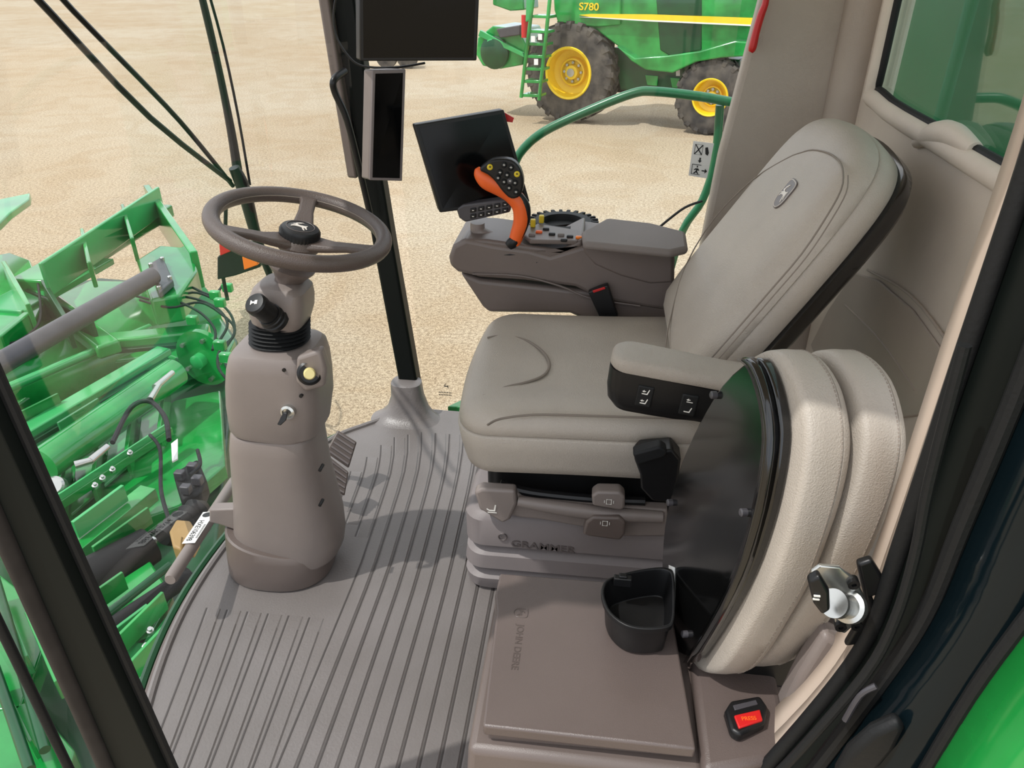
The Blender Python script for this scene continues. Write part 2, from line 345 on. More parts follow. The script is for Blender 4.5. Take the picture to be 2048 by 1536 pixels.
# ================================================================ STEERING COLUMN
T=thing('steering_column','taupe plastic steering column standing on the ribbed floor mat','steering column',(-.775,1.41,.004))
YC=1.415
def sil(v,uL,uR,ry,n=3.2,tx=0,y=YC,k=.935):
    L=U(uL,v,y=y);R_=U(uR,v,y=y); C=(L+R_)/2
    return sell(C,(R_.x-L.x)/2*k,ry,n,tx=tx)
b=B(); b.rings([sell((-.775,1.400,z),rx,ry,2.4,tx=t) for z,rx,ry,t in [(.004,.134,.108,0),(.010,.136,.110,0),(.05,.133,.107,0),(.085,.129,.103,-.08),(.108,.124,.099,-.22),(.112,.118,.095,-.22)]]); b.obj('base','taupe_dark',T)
b=B(); b.rings([sil(*a) for a in [(1106,486,672,.084,2.8,.14),(1100,474,684,.094,2.8,.14),(1094,469,690,.098,2.8,.14),(1070,470,692,.100,2.9,.11),(1030,473,686,.098,3,.07),(980,473,672,.094,3,.04),(930,470,658,.090,3.1,.02),(880,467,649,.086,3.2,0),(853,469,645,.084,3.2,-.02),(848,473,640,.081,3.2,-.02),(846,482,630,.06,3.2,-.02)]]); b.obj('lower_shroud','taupe',T,smooth=30)
b=B(); b.rings([sil(*a) for a in [(848,480,630,.060,3.2,-.05),(846,476,640,.084,3.4,-.05),(838,471,654,.088,3.8,-.05),(790,467,659,.092,4.4,-.02),(750,466,656,.091,4.6,0),(716,468,651,.089,4.6,0),(694,472,644,.086,4.4,0),(686,478,636,.080,4,0),(682,492,622,.066,3,0)]]); b.obj('upper_shroud','taupe',T,smooth=30)
b=B(); b.prism([U(u,v,y=1.318) for u,v in [(592,715),(640,700),(652,740),(648,775),(610,785),(590,765)]],(0,.03,0)); b.obj('switch_pod','taupe',T,bevel=.008)
b=B(); R=[]
for k in range(9):
    v=704-7.5*k; R+= [sil(v,509,611,.050,2.3),sil(v-3.7,499,621,.058,2.3)]
b.rings(R); b.obj('bellows','rubber',T)
b=B(); b.rings([sil(*a) for a in [(662,548,590,.02,3,-.1),(652,530,602,.040,3.2,-.1),(636,512,616,.054,3.8,-.1),(612,505,622,.058,4.2,-.1),(590,507,622,.058,4.2,-.1),(572,514,619,.053,4,-.1),(564,524,611,.046,3.6,-.1),(560,540,598,.034,3,-.1)]]); b.obj('head_shroud','taupe',T,smooth=30)
Cw=U(601,453,y=1.42); tau=math.radians(14); wn=V((math.sin(tau),0,math.cos(tau))); we=V((math.cos(tau),0,-math.sin(tau)))
nk=U(574,575,y=1.42)
b=B(); b.lathe(nk,Cw-nk,[(.030,0),(.028,.02),(.036,.035),(.048,.05),(.050,.056),(.04,.06)],28); b.obj('neck','taupe_dark',T)
c=U(548,636,y=1.355); e=U(512,608,y=1.315); d=(e-c).normalized()
b=B(); b.tube([c,c+(e-c)*.6,e],[.024,.022,.020],20,1); b.obj('stalk','black',T)
b=B()
b.lathe(c,d,[(.029,-.01),(.030,.002),(.027,.004),(.027,.012),(.025,.014),(.025,.020)],24); b.lathe(e,d,[(.020,-.014),(.0235,-.012),(.0235,.002),(.020,.006),(.01,.007)],24); b.obj('multifunction_knob','black',T)
b=B(); o=e+d*.0075; s=.008; ux=V((1,0,.1)).normalized(); ux=(ux-d*ux.dot(d)).normalized(); uy=d.cross(ux)*-1
uy=-uy if uy.z<0 else uy
b.prism([o+ux*x*s+uy*y*s for x,y in [(-1,.6),(-.8,.6),(-.5,.25),(.2,.2),(.2,.55),(1,.55),(1,-.55),(.2,-.55),(.2,-.2),(-.5,-.25),(-.8,-.6),(-1,-.6)]],d*.0005); b.obj('horn_symbol','print',T)
p=U(619,746,y=1.318); b=B(); b.lathe(p,V((.35,-.8,.35)),[(.026,-.02),(.026,.004),(.021,.008),(.021,.003)],28); b.obj('switch_bezel','black',T)
b=B(); b.lathe(p,V((.35,-.8,.35)),[(.0125,0),(.0125,.018),(.010,.022)],22); b.obj('push_button','ivory',T)
p=U(576,824,y=1.318); b=B(); b.lathe(p,(0,-1,.1),[(.016,-.010),(.016,.004),(.011,.007),(.011,.003)],24); b.obj('key_lock','steel',T)
b=B(); b.prism([p+V(q) for q in [(-.004,-.01,.008),(.006,-.01,.008),(.004,-.02,-.006),(-.010,-.02,-.020),(-.018,-.02,-.018),(-.010,-.012,-.004)]],(0,-.006,0)); b.obj('key','black',T,bevel=.002)
for u,v in [(568,740),(602,792),(640,940),(640,1010)]:
    b=B(); p=U(u,v,y=1.328); b.lathe(p,(0,-1,0),[(.004,-.02),(.004,.002),(.003,.002)],14); b.obj('screw','black',T)
b=B(); b.tube([Cw+(we*math.cos(t)+Y*math.sin(t))*.1700 for t in [2*math.pi*k/64 for k in range(64)]],.0165,18,1,closed=True); W=b.obj('steering_wheel','wheelrim',T,label='brown leather-wrapped steering wheel with three spokes')
for ang in (104,352,228):
    t=math.radians(ang); d=we*math.cos(t)+Y*math.sin(t); sd=wn.cross(d)
    b=B(); R=[]
    for r,w,h,off in [(.03,.032,.010,-.03),(.07,.022,.008,-.022),(.11,.017,.007,-.010),(.145,.018,.007,-.002),(.164,.027,.009,0)]:
        c=Cw+d*r+wn*off; R.append([c+sd*w*x+wn*h*y for x,y in [(-1,0),(-.8,-1),(.8,-1),(1,0),(.8,1),(-.8,1)]])
    b.rings(R); b.obj('spoke','wheelrim',W,bevel=.003)
b=B(); b.tube([Cw+(we*math.cos(t)+Y*math.sin(t))*(.1538+.0004*(k%2))+wn*.003 for k,t in enumerate([2*math.pi*k/120 for k in range(120)])],.0012,6,1,closed=True); b.obj('stitching','seam',W)
b=B(); b.lathe(Cw-wn*.035,wn,[(.042,-.012),(.048,0),(.042,.012),(.034,.02)],32); b.obj('hub','wheelrim',W)
b=B(); R=[]
for h,r0 in [(-.024,.036),(-.020,.040),(.006,.040),(.012,.037),(.014,.030)]:
    R.append([Cw+wn*(h-.014)+(we*math.cos(t)+Y*math.sin(t))*(r0+(.0014 if (k%2 and h<.01) else 0)) for k,t in enumerate([2*math.pi*k/72 for k in range(72)])])
b.rings(R); hc=b.obj('hub_cap','black',W)
b=B(); b.tube([Cw+wn*.0005+(we*math.cos(t)*1+Y*math.sin(t))*.028 for t in [2*math.pi*k/32 for k in range(32)]],.0008,6,1,closed=True); b.obj('emblem_ring','embl',W)
deer('emblem',.020,Cw+wn*.0003,we,Y,'emblem_line',W)
# foot bar with tag
T=thing('foot_bar','grey round foot bar bracketed beside the steering column','foot rest',U(335,1165,y=1.14))
A=U(340,1160,y=1.16); E=U(470,960,y=1.62)
b=B(); b.tube([A,A+(E-A)*.02,A+(E-A)*.98,E],[.012,.0155,.0155,.012],16,1); b.obj('bar','taupe',T)
b=B(); b.prism([U(u,v,y=1.36) for u,v in [(418,1020),(470,1018),(484,1040),(474,1062),(440,1050),(418,1045)]],(0,.03,0)); b.obj('bracket','taupe',T,bevel=.004)
d=(E-A).normalized()
sd=d.cross(V((0,-.3,1))).normalized(); nn=sd.cross(d).normalized()
if nn.z<0: nn=-nn
ctr=A+(E-A)*.42+nn*.017
b=B(); b.prism([ctr+d*x+sd*y for x,y in [(-.075,-.016),(.07,-.016),(.07,.016),(-.075,.016)]],nn*.001); b.obj('tag','white',T,bevel=.001,label='white serial number tag')
sdx=sd if sd.x>0 else -sd
text('tag_text','HXE106398',.019,ctr-d*.018+nn*.0012-sdx*.004,-d,nn.cross(-d),'ink',T,.0002)
b=B()
for k in range(14): b.prism([ctr+nn*.001+d*(.005-k*.0045)+sd*y+d*x for x,y in [(0,.009),(.0022,.009),(.0022,.014),(0,.014)]],nn*.0004)
b.obj('tag_barcode','ink',T)
b=B(); b.lathe(ctr+d*.055+nn*.001,nn,[(.012,0),(.012,.0004)],20); b.obj('tag_mark','ink',T)
# pedals
for pts,loc in [([(676,860),(714,884),(698,936),(652,904)],1.70),([(658,912),(698,944),(690,992),(644,966)],1.58)]:
    c=[U(u,v,y=loc+ (0.05 if i in(0,1) else 0)) for i,(u,v) in enumerate(pts)]
    T=thing('brake_pedal','grey ribbed brake pedal beside the steering column','pedal',(sum(c,V())/4).xy.to_3d(),group='pair of brake pedals')
    n=(c[1]-c[0]).cross(c[3]-c[0]).normalized(); n=-n if n.y>0 else n
    b=B(); b.prism(c,-n*.024); b.obj('pad','taupe_dark',T,bevel=.004)
    b=B()
    def bp_(s_,t_): return (c[0]*(1-s_)+c[1]*s_)*(1-t_)+(c[3]*(1-s_)+c[2]*s_)*t_
    for j in range(5):
        t0=(j+.3)/5; t1=(j+.65)/5
        b.prism([bp_(.08,t0),bp_(.92,t0),bp_(.92,t1),bp_(.08,t1)],n*.004)
    b.obj('tread','bellow',T,smooth=20)
    cc=sum(c,V())/4
    b=B(); b.tube([cc-n*.01,cc+V((-.06,.02,-.03)),cc+V((-.12,.02,.0))],.01,10,4); b.obj('pedal_arm','black',T)
# ================================================================ OPERATOR SEAT
T=thing('operator_seat','taupe leather operator seat with high back on grey suspension','seat',(0,1.6,.004))
b=B(); R=[]
sx,sy=.56,.5
for z,i in [(.0,.01),(.012,0),(.045,-.004),(.058,.012),(.063,.022),(.069,.012),(.08,-.004),(.118,.0),(.130,.014),(.136,.024),(.142,.014),(.150,0),(.152,0),(.225,.0),(.24,.01),(.245,.02)]:
    R.append([V((-.0+x*(1-i/.28),1.61+y*(1-i/.25),z+.004)) for x,y in rrect(sx,sy,.05)])
b.rings(R); b.obj('suspension_bellows','bellow',T)
b=B(); b.prism([(x-.0,1.61+y,.24) for x,y in rrect(.46,.42,.04)],(0,0,.14)); b.obj('seat_frame','black',T)
pn=[(948,985),(965,978),(1030,982),(1045,998),(1170,1010),(1300,1018),(1335,1020),(1335,1074),(1250,1074),(1160,1054),(1080,1040),(1040,1036),(1030,1033),(960,1022)]
b=B(); b.prism([U(u,v,y=1.340) for u,v in pn],(0,.03,0)); b.obj('side_panel','taupe',T,bevel=.006)
b=B(); b.prism([U(u,v,y=1.322) for u,v in [(948,985),(962,978),(1030,982),(1034,1008),(1020,1040),(1005,1048),(960,1020)]],(0,.03,0)); lv=b.obj('lever','taupe',T,bevel=.007)
b=B(); b.tube([U(1036,1002,y=1.334),U(1110,1014,y=1.332),U(1200,1026,y=1.332),U(1325,1034,y=1.334)],[.012,.016,.017,.014],12,4); b.obj('lever_bar','taupe',T)
def icon_seat(u,v,y,s,parent,name='seat_icon'):
    o=U(u,v,y=y); b=B()
    for pts in ([(-.9,.1),(-.5,-.2),(.2,-.2),(.4,.9),(.62,.85),(.42,-.45),(-.5,-.45),(-1,-.1)],[(-.8,-.65),(.7,-.65),(.7,-.8),(-.8,-.8)]):
        b.prism([o+V((x*s,0,z*s)) for x,z in pts],(0,-.0006,0))
    return b.obj(name,'print',parent,smooth=20)
icon_seat(985,1018,1.3205,.014,lv)
for pts,ic in [([(1183,992),(1195,984),(1240,985),(1250,995),(1249,1018),(1240,1022),(1185,1012)],(1218,1000)),([(1172,1045),(1185,1034),(1240,1036),(1251,1046),(1250,1070),(1240,1082),(1180,1074),(1165,1070)],(1210,1043))]:
    b=B(); b.prism([U(u,v,y=1.308) for u,v in pts],(0,.035,0)); l2=b.obj('lever','taupe_dark' if ic[1]>1020 else 'taupe',T,bevel=.006)
    o=U(ic[0],ic[1]+4,y=1.3065); b=B(); b.tube([o+V((x*.009,0,z*.009)) for x,z in [(-.6,-.7),(.6,-.7),(.6,.7),(-.6,.7)]],.0010,6,1,closed=True); b.box(o+V((-.010,0,0)),(.0014,.001,.007)); b.box(o+V((.010,0,0)),(.0014,.001,.007)); b.obj('adjust_icon','print',l2)
text('brand_text','GRAMMER',.027,U(1086,1094,y=1.359),(1,0,-.04),Z,'emboss2',T,.0012,1.22)
b=B(); o=U(1005,1074,y=1.358); b.tube([o+V((math.cos(t)*.010,0,math.sin(t)*.010)) for t in [k*.4 for k in range(15)]],.0015,6,1,closed=True); b.prism([o+V((x*.008,0,z*.008)) for x,z in [(-.6,.5),(0,-.7),(.6,.5),(0,.1)]],(0,-.001,0)); b.obj('brand_mark','emboss2',T)
# cushion
CO=V((0,1.6,.392)); tilt=.03
n=V((-tilt,0,1)).normalized(); ax=V((1,0,tilt)).normalized()
out=[(x,y) for x,y in rrect(.54,.55,.065,bulge=.025)]
prof=[(.03,0),(.014,.008),(.008,.03),(.0,.07),(-.004,.105),(-.001,.109),(.004,.110),(.000,.113),(.002,.130),(.008,.145),(.020,.156),(.035,.162),(.06,.166),(.10,.167)]
b=B(); b.pillow(out,prof,CO,ax,Y,n,crown=-.012); b.obj('seat_cushion','leather',T,smooth=60)
def onseat(u,v,dz=0):
    p=CO+n*(.163+dz); d=ray(u,v); return CAM+d*((p-CAM).dot(n)/d.dot(n))
b=B(); b.tube([onseat(u,v) for u,v in [(975,676),(1005,672),(1050,680),(1085,703),(1099,728),(1088,750),(1055,764),(1010,775),(966,792)]],.0032,8,5); b.obj('cushion_seam','seam',T)
b=B(); b.tube([onseat(u,v,.001) for u,v in [(975,850),(1000,838),(1060,830),(1130,830),(1250,834),(1400,838)]],.0026,8,5); b.obj('cushion_seam','seam',T)
# backrest
BO=V((.255,1.62,.56)); la=math.radians(31); bu=V((math.sin(la),0,math.cos(la))); bn=V((-math.cos(la),0,math.sin(la)))
half=[(.235,0),(.25,.06),(.258,.14),(.258,.24),(.254,.34),(.246,.43),(.230,.50),(.200,.548),(.135,.577),(0,.588)]
ol=[V((x,w,0)) for x,w in half]+[V((-x,w,0)) for x,w in reversed(half[:-1])]
ol=[(p.x,p.y) for p in catmull(ol,4)]
ol+=[(-.235+.047*k,-.015) for k in range(1,10)]
prof=[(.02,0),(.004,.01),(0,.03),(.0,.052),(.004,.055),(.001,.058),(.006,.074),(.014,.087),(.026,.097),(.042,.104),(.062,.108),(.085,.1095),(.11,.110)]
b=B(); b.pillow(ol,prof,BO,Y,bu,bn,crown=.0); b.obj('backrest','leather',T,smooth=60)
BP=BO+bn*.1095
def bk(u,v,h=0): return UP(u,v,BP+bn*h,bn)
Lf=[(1330,700),(1340,640),(1372,530),(1430,435),(1505,360),(1572,318),(1604,305)]
Tp=[(1626,300),(1656,306),(1678,322)]
Rt=[(1686,345),(1682,380),(1652,435),(1603,508),(1540,582),(1475,657),(1400,742)]
Lfp=[p for p in catmull([bk(*q) for q in Lf+Tp+Rt],3)]
b=B(); b.tube(Lfp,.0017,8,1); b.obj('backrest_seam','seam',T)
b=B(); b.tube([bk(u+10,v+6) for u,v in Rt],.0012,8,4); b.obj('backrest_seam','seam',T)
b=B(); b.pillow([(x*1.012,w*1.004) for x,w in ol],[(.05,-.036),(.02,-.032),(.003,-.020),(0,.004),(.008,.008)],BO,Y,bu,bn,inner=(.9,)); b.obj('back_shell','gloss',T,smooth=50)
eo=UP(1570,388,BO+bn*.111,bn)
ey=-Y
shr=[(p.x,p.y) for p in catmull([V((a,c,0)) for a,c in [(-.7,1.05),(0,1.1),(.7,1.05),(1,.8),(1.02,.2),(.98,-.5),(.6,-.95),(0,-1.12),(-.6,-.95),(-.98,-.5),(-1.02,.2),(-1,.8)]],3,True)]
b=B(); b.prism([eo-bn*.002+ey*x*.027+bu*z*.030 for x,z in shr],bn*.004); b.obj('emblem_badge','embl',T,bevel=.001)
b=B(); b.tube([eo+bn*.002+ey*x*.0250+bu*z*.0275 for x,z in shr],.0008,6,1,closed=True); b.obj('emblem_border','emblem_line',T)
deer('emblem',.0215,eo+bn*.002,-Y,bu,'emblem_line',T)
# left armrest
pad=rrect(.37,.088,.030)
aax=V((1,-.10,-.10)).normalized(); aay=V((.1,1,0)).normalized(); an=aax.cross(aay).normalized()
AO=V((.220,1.225,.725))
b=B(); b.pillow(pad,[(.004,0),(0,.005),(0,.014),(.003,.020),(.010,.024),(.025,.026)],AO,aax,aay,an,crown=.002); b.obj('armrest_pad','leather2',T,smooth=50,label='padded taupe armrest')
b=B(); b.pillow(rrect(.37,.084,.028),[(.035,-.084),(.020,-.082),(.006,-.066),(.001,-.04),(0,-.001)],AO,aax,aay,an,inner=(.9,)); ab=b.obj('armrest_housing','black',T,smooth=50,label='black armrest switch housing')
nf=-aay
for ii,sx_ in enumerate((-.112,-.032,.035)):
    o=AO+aax*sx_+nf*.0415-an*.040
    b=B(); b.box(o,(.030,.007,.044),(aax,nf,an)); b.obj('rocker_switch','rubber',ab,bevel=.003)
    if sx_>0: continue
    b=B(); o2=o+nf*.0042
    for dz in (.011,-.009):
        q0=o2+an*dz
        if ii==0 or dz<0: b.prism([q0+aax*x+an*z for x,z in [(-.006,-.003),(.003,-.003),(.006,.006),(.0075,.0055),(.0045,-.005),(-.006,-.005)]],nf*.0005)
        if ii==0 or dz>0: b.prism([q0+aax*x+an*z for x,z in [(-.006,.001),(-.002,.004),(-.002,.002),(.001,.002),(.001,.0005),(-.002,.0005),(-.002,-.001)]],nf*.0005)
        if ii==1 and dz>0: b.prism([q0+aax*x+an*z for x,z in [(-.005,-.004),(.006,-.004),(.006,-.0025),(-.005,-.0025)]],nf*.0005)
    b.obj('switch_icon','print',ab,smooth=20)
b=B(); b.prism([U(u,v,y=1.27) for u,v in [(1268,918),(1280,905),(1345,900),(1362,920),(1354,985),(1338,1004),(1305,1003),(1282,978),(1280,950)]],(0,.05,0)); b.obj('belt_retractor','black',T,bevel=.005)
b=B(); b.prism([U(u,v,y=1.255) for u,v in [(1265,908),(1320,893),(1335,903),(1330,915),(1275,932)]],(0,.03,0)); b.obj('retractor_cover','rubber',T,bevel=.005)
b=B(); b.tube([U(1000,968,y=1.36),U(1060,985,y=1.36),U(1180,998,y=1.36),U(1290,1003,y=1.36)],.011,10,5); b.obj('seat_rail','black',T)
b=B(); b.prism([U(u,v,y=1.885) for u,v in [(1176,585),(1200,575),(1216,570),(1236,632),(1232,645),(1205,650)]],(0,.022,0)); b.obj('belt_buckle','black',T,bevel=.004)
b=B(); b.prism([U(u,v,y=1.883) for u,v in [(1185,582),(1209,574),(1211,578),(1187,586)]],(0,.01,0)); b.obj('buckle_button','red',T,bevel=.001)
b=B(); b.tube([U(1218,645,y=1.893),U(1232,670,y=1.89),U(1265,690,y=1.88)],.008,8,4); b.obj('buckle_stalk','black',T)
# ================================================================ RIGHT CONSOLE
T=thing('armrest_console','taupe control console beside the operator seat','control console',(0,2.0,.35))
b=B(); b.prism([U(u,v,y=1.925) for u,v in [(918,545),(960,560),(1340,600),(1345,650),(1320,680),(1230,668),(1140,628),(978,626),(965,615)]],(0,.20,0)); b.obj('console_body','console',T,bevel=.012)
b=B(); b.prism([U(u,v,y=1.915) for u,v in [(897,515),(905,492),(930,478),(990,490),(1060,500),(1100,512),(1165,492),(1350,512),(1348,625),(1290,615),(1200,600),(1150,575),(1050,562),(960,556),(915,545),(899,532)]],(0,.22,0)); b.obj('console_side','console',T,bevel=.012)
b=B(); b.prism([U(u,v,y=1.92) for u,v in [(903,497),(925,478),(975,480),(1060,492),(1120,500),(1165,478),(1165,496),(1100,518),(1060,508),(990,500)]],(0,.20,0)); b.obj('console_deck','taupe_dark',T,bevel=.008)
def onz(l,z): return [U(u,v,z=z) for u,v in l]
b=B(); b.prism(onz([(1163,478),(1213,450),(1300,460),(1370,478),(1375,510),(1340,518),(1165,500)],.735),(0,0,.022)); b.obj('armrest_lid','grey_top',T,bevel=.010)
b=B(); b.prism([U(u,v,y=1.91) for u,v in [(1165,484),(1345,512),(1345,565),(1300,568),(1240,552),(1190,530),(1168,505)]],(0,.02,0)); b.obj('console_door','console',T,bevel=.006)
b=B(); b.tube([U(945,548,y=1.912),U(1040,552,y=1.912),U(1120,572,y=1.912),U(1180,596,y=1.912),U(1280,612,y=1.912)],.003,8,4); b.obj('console_groove','taupe_dark',T)
b=B(); b.prism(onz([(1040,470),(1075,455),(1168,470),(1155,490),(1060,488)],.722),(0,0,.012)); b.obj('switch_deck','taupe_dark',T,bevel=.003)
for (u,v,m) in [(1078,464,'orange'),(1104,468,'black'),(1122,470,'grey_top'),(1140,473,'black'),(1128,480,'black'),(1158,475,'amber'),(1092,458,'black'),(1064,470,'grey_top')]:
    b=B(); b.box(U(u,v,z=.736),(.018,.012,.008)); b.obj('console_switch',m,T,bevel=.003)
b=B(); c=U(1125,452,z=.70)
b.lathe(c,Z,[(.075,-.03),(.105,-.02),(.105,.005),(.085,.018),(.06,.018),(.055,0)],40); b.obj('storage_tray','rubber',T,label='round black ribbed rubber tray')
b=B()
for k in range(26):
    t=2*math.pi*k/26; d=V((math.cos(t),math.sin(t),0)); b.box(c+d*.094+Z*.012,(.022,.010,.012),(d,Z.cross(d),Z))
b.obj('tray_ribs','rubber',T)
for u,v in [(1066,446),(1083,438)]:
    b=B(); b.box(U(u,v,z=.745),(.014,.016,.022)); b.obj('yellow_switch','mustard',T,bevel=.003)
b=B(); b.prism([U(u,v,y=1.96) for u,v in [(912,418),(925,410),(1010,398),(1022,408),(1020,425),(930,445),(918,436)]],(0,.035,0)); kb=b.obj('button_bar','greyshaft',T,bevel=.005)
for k in range(5):
    for j in range(2):
        b=B(); b.prism([U(940+16*k+du,424-3*k+12*j-6+dv,y=1.955) for du,dv in [(0,0),(12,-2),(12,6),(0,8)]],(0,.01,0)); b.obj('bar_button','black',kb,bevel=.002)
        b=B(); b.box(U(946+16*k,425-3*k+12*j-4,y=1.954),(.005,.001,.002)); b.obj('button_icon','print',kb)
b=B(); b.tube([U(955,445,y=1.99),U(958,465,y=1.99),U(985,485,y=1.99)],[.02,.022,.03],12,4); b.obj('display_mount','taupe',T)
b=B(); b.tube([U(985,512,y=1.925),U(1020,508,y=1.92),U(1060,512,y=1.925),U(1075,525,y=1.92)],.006,8,4); b.obj('lever_gate','black',T)
# joystick
T=thing('drive_lever','orange and black multifunction drive lever on console','joystick',U(1022,505,y=1.97))
b=B(); b.tube([U(1018,515,y=1.94),U(1024,485,y=1.94)],[.009,.009],10,1); b.obj('shaft','steel',T)
pxm=.00135; yj=1.93
b=B(); b.tube([U(u,v,y=yj) for u,v in [(1028,487),(1034,470),(1043,440),(1040,410),(1022,388),(998,370),(975,358),(960,345),(954,336)]],[r*pxm for r in (12,14,16,17,17,20,20,14,5)],18,5); b.obj('grip','orange',T)
b=B(); b.tube([U(u,v,y=yj-.004) for u,v in [(1018,492),(1026,484),(1040,470),(1052,440),(1050,412),(1036,392)]],[r*pxm for r in (10,12,8,8,10,10)],14,5); b.obj('grip_back','black',T)
fp=[V((u,v,0)) for u,v in [(958,340),(972,326),(990,318),(1022,320),(1040,338),(1047,366),(1040,392),(1022,398),(1005,384),(990,364),(975,350)]]
fp=catmull(fp,3,True)
b=B(); b.prism([U(p.x,p.y,y=yj-.035) for p in fp],(0,.03,0)); jh=b.obj('button_face','black',T,bevel=.006)
for u,v,m in [(980,334,'mustard'),(1034,348,'mustard'),(1008,330,'rubber'),(1022,335,'rubber'),(1000,345,'rubber'),(1014,350,'rubber'),(1030,366,'rubber'),(1008,364,'rubber'),(1018,376,'rubber'),(1032,384,'rubber'),(1020,362,'greyshaft'),(996,356,'rubber')]:
    b=B(); b.lathe(U(u,v,y=yj-.036),(0,-1,0),[(.0075,-.003),(.0075,.003),(.005,.005)],14); tb=b.obj('thumb_button',m,jh)
    b=B(); b.box(U(u,v,y=yj-.042),(.006,.001,.0014)); b.box(U(u,v,y=yj-.042),(.0014,.001,.005)); b.obj('button_icon','print' if m!='mustard' else 'ink',jh)
# displays
def screen(name,label,q,vec,bx,by,loc,bezel='black',back=None):
    T=thing(name,label,'monitor',loc)
    b=B(); b.prism(q,vec); b.obj('housing',back or bezel,T,bevel=.005)
    c=sum(q,V())/4; n=(q[1]-q[0]).cross(q[3]-q[0]).normalized()
    if n.dot(CAM-c)<0: n=-n
    b=B(); b.prism([p+n*.003 for p in q],-n*.012); b.obj('bezel',bezel,T,bevel=.003)
    def bi(s_,t_): return (q[0]*(1-s_)+q[1]*s_)*(1-t_)+(q[3]*(1-s_)+q[2]*s_)*t_
    qi=[bi(bx,by),bi(1-bx,by),bi(1-bx,1-by),bi(bx,1-by)]
    b=B(); b.prism([p+n*.0042 for p in qi],-n*.003); b.obj('screen','screen',T)
    return T,q,n
q=[U(828,250,y=1.95),U(1007,219,y=2.07),U(1059,403,y=2.06),U(880,425,y=1.94)]
T,q,nq=screen('touch_display','black tilted touchscreen display mounted on the console',q,(-.012,.024,0),.04,.04,U(950,420,y=2.0))
b=B(); b.prism([U(u,v,y=2.085) for u,v in [(1003,222),(1028,236),(1025,245),(1010,243)]],(0,.003,0)); b.obj('red_tag','red',T)
q=[U(718,-110,y=1.98),U(962,-110,y=2.05),U(953,121,y=2.05),U(720,122,y=1.98)]
screen('overhead_monitor','large black monitor hanging above the corner pillar',q,(-.02,.03,0),.03,.03,U(840,0,y=2.0))
q=[U(744,140,y=2.0),U(811,138,y=2.05),U(804,362,y=2.05),U(738,360,y=2.0)]
T,q,nq=screen('corner_post_display','narrow vertical display with beige housing on the pillar',q,(-.028,.018,0),.09,.03,U(775,360,y=2.02),bezel='bellow',back='taupe')
b=B(); b.tube([U(u,v,y=2.06) for u,v in [(680,-40),(668,20),(672,70),(695,110),(725,132),(790,135),(850,126)]],.003,8,5); b.obj('monitor_cable','black',label='thin black cable looping around the pillar monitor',category='cable')
# exit sticker
T=thing('exit_sticker','white emergency exit pictogram sticker on side window','sticker',U(1402,355,y=2.17))
YS=2.15
S=[U(u,v,y=YS) for u,v in [(1387,282),(1428,287),(1414,357),(1377,351)]]
b=B(); b.prism(S,(0,.002,0)); b.obj('label_plate','white',T)
def onst(s,t): return (S[0]*(1-s)+S[1]*s)*(1-t)+(S[3]*(1-s)+S[2]*s)*t+V((0,-.0008,0))
b=B()
def sp_(pts): b.prism([onst(s_,t_) for s_,t_ in pts],(0,-.0005,0))
b.tube([onst(s_,t_) for s_,t_ in [(.12,.08),(.50,.08),(.50,.36),(.12,.36)]],.0007,5,1,closed=True)
sp_([(.12,.09),(.16,.08),(.50,.34),(.46,.36)]); sp_([(.46,.08),(.50,.1),(.16,.36),(.12,.34)])
sp_([(.62,.14),(.74,.12),(.84,.28),(.80,.36),(.68,.32)])
sp_([(.42,.44),(.50,.44),(.50,.52),(.56,.52),(.46,.59),(.36,.52),(.42,.52)])
b.tube([onst(s_,t_) for s_,t_ in [(.58,.65),(.12,.65),(.12,.93),(.58,.93)]],.0010,5,1)
sp_([(.36,.68),(.42,.68),(.42,.73),(.36,.73)]); sp_([(.30,.76),(.44,.75),(.52,.80),(.49,.82),(.42,.80),(.41,.85),(.50,.90),(.46,.92),(.36,.87),(.27,.92),(.22,.90),(.34,.83),(.34,.79),(.25,.82),(.23,.80)])
sp_([(.64,.785),(.80,.785),(.80,.73),(.93,.80),(.80,.87),(.80,.815),(.64,.815)])
b.obj('pictograms','ink',T)
T=thing('safety_hammer','red emergency hammer hanging on the pillar','hammer',U(1512,100,y=2.17))
b=B(); b.tube([U(u,v,y=2.17) for u,v in [(1536,-60),(1532,0),(1522,30),(1512,65),(1505,95),(1501,104)]],[.007,.010,.012,.012,.013,.008],12,4,flat=.8); b.obj('handle','red',T)
# ================================================================ STORAGE BOX
T=thing('storage_box','dark taupe plastic storage box beside the operator seat','storage box',(.03,.86,.004))
b=B(); b.rings([[V((x0,y0,z)),V((.20,y0,z)),V((.20,1.015,z)),V((x0,1.015,z))] for x0,y0,z in [(-.165,.675,.004),(-.158,.68,.2),(-.15,.69,.36)]]); b.obj('box_body','taupe_dark',T,bevel=.012)
lo=[(1000,1146),(1335,1172),(1392,1498),(1350,1494),(966,1452),(966,1445),(993,1222),(990,1190)]
b=B(); b.prism([U(u,v,z=.40) for u,v in lo],(0,0,-.022)); b.obj('lid','lid',T,bevel=.004)
b=B(); b.prism([U(u,v,z=.378) for u,v in [(1004,1170),(1335,1195),(1385,1500),(1350,1496),(975,1462),(1000,1240)]],(0,0,-.02)); b.obj('lid_skirt','taupe_dark',T,bevel=.003)
b=B(); b.prism([(.195,.68,.004),(.33,.72,.004),(.33,1.02,.004),(.195,1.015,.004)],(0,0,.378)); b.obj('rear_section','lid',T,bevel=.012)
text('brand_text','John Deere'.upper(),.0165,U(1035,1293,z=.4)+Z*.0002,(0,-1,0),(1,0,0),'emboss',T,.0004)
o=U(1042,1226,z=.4)
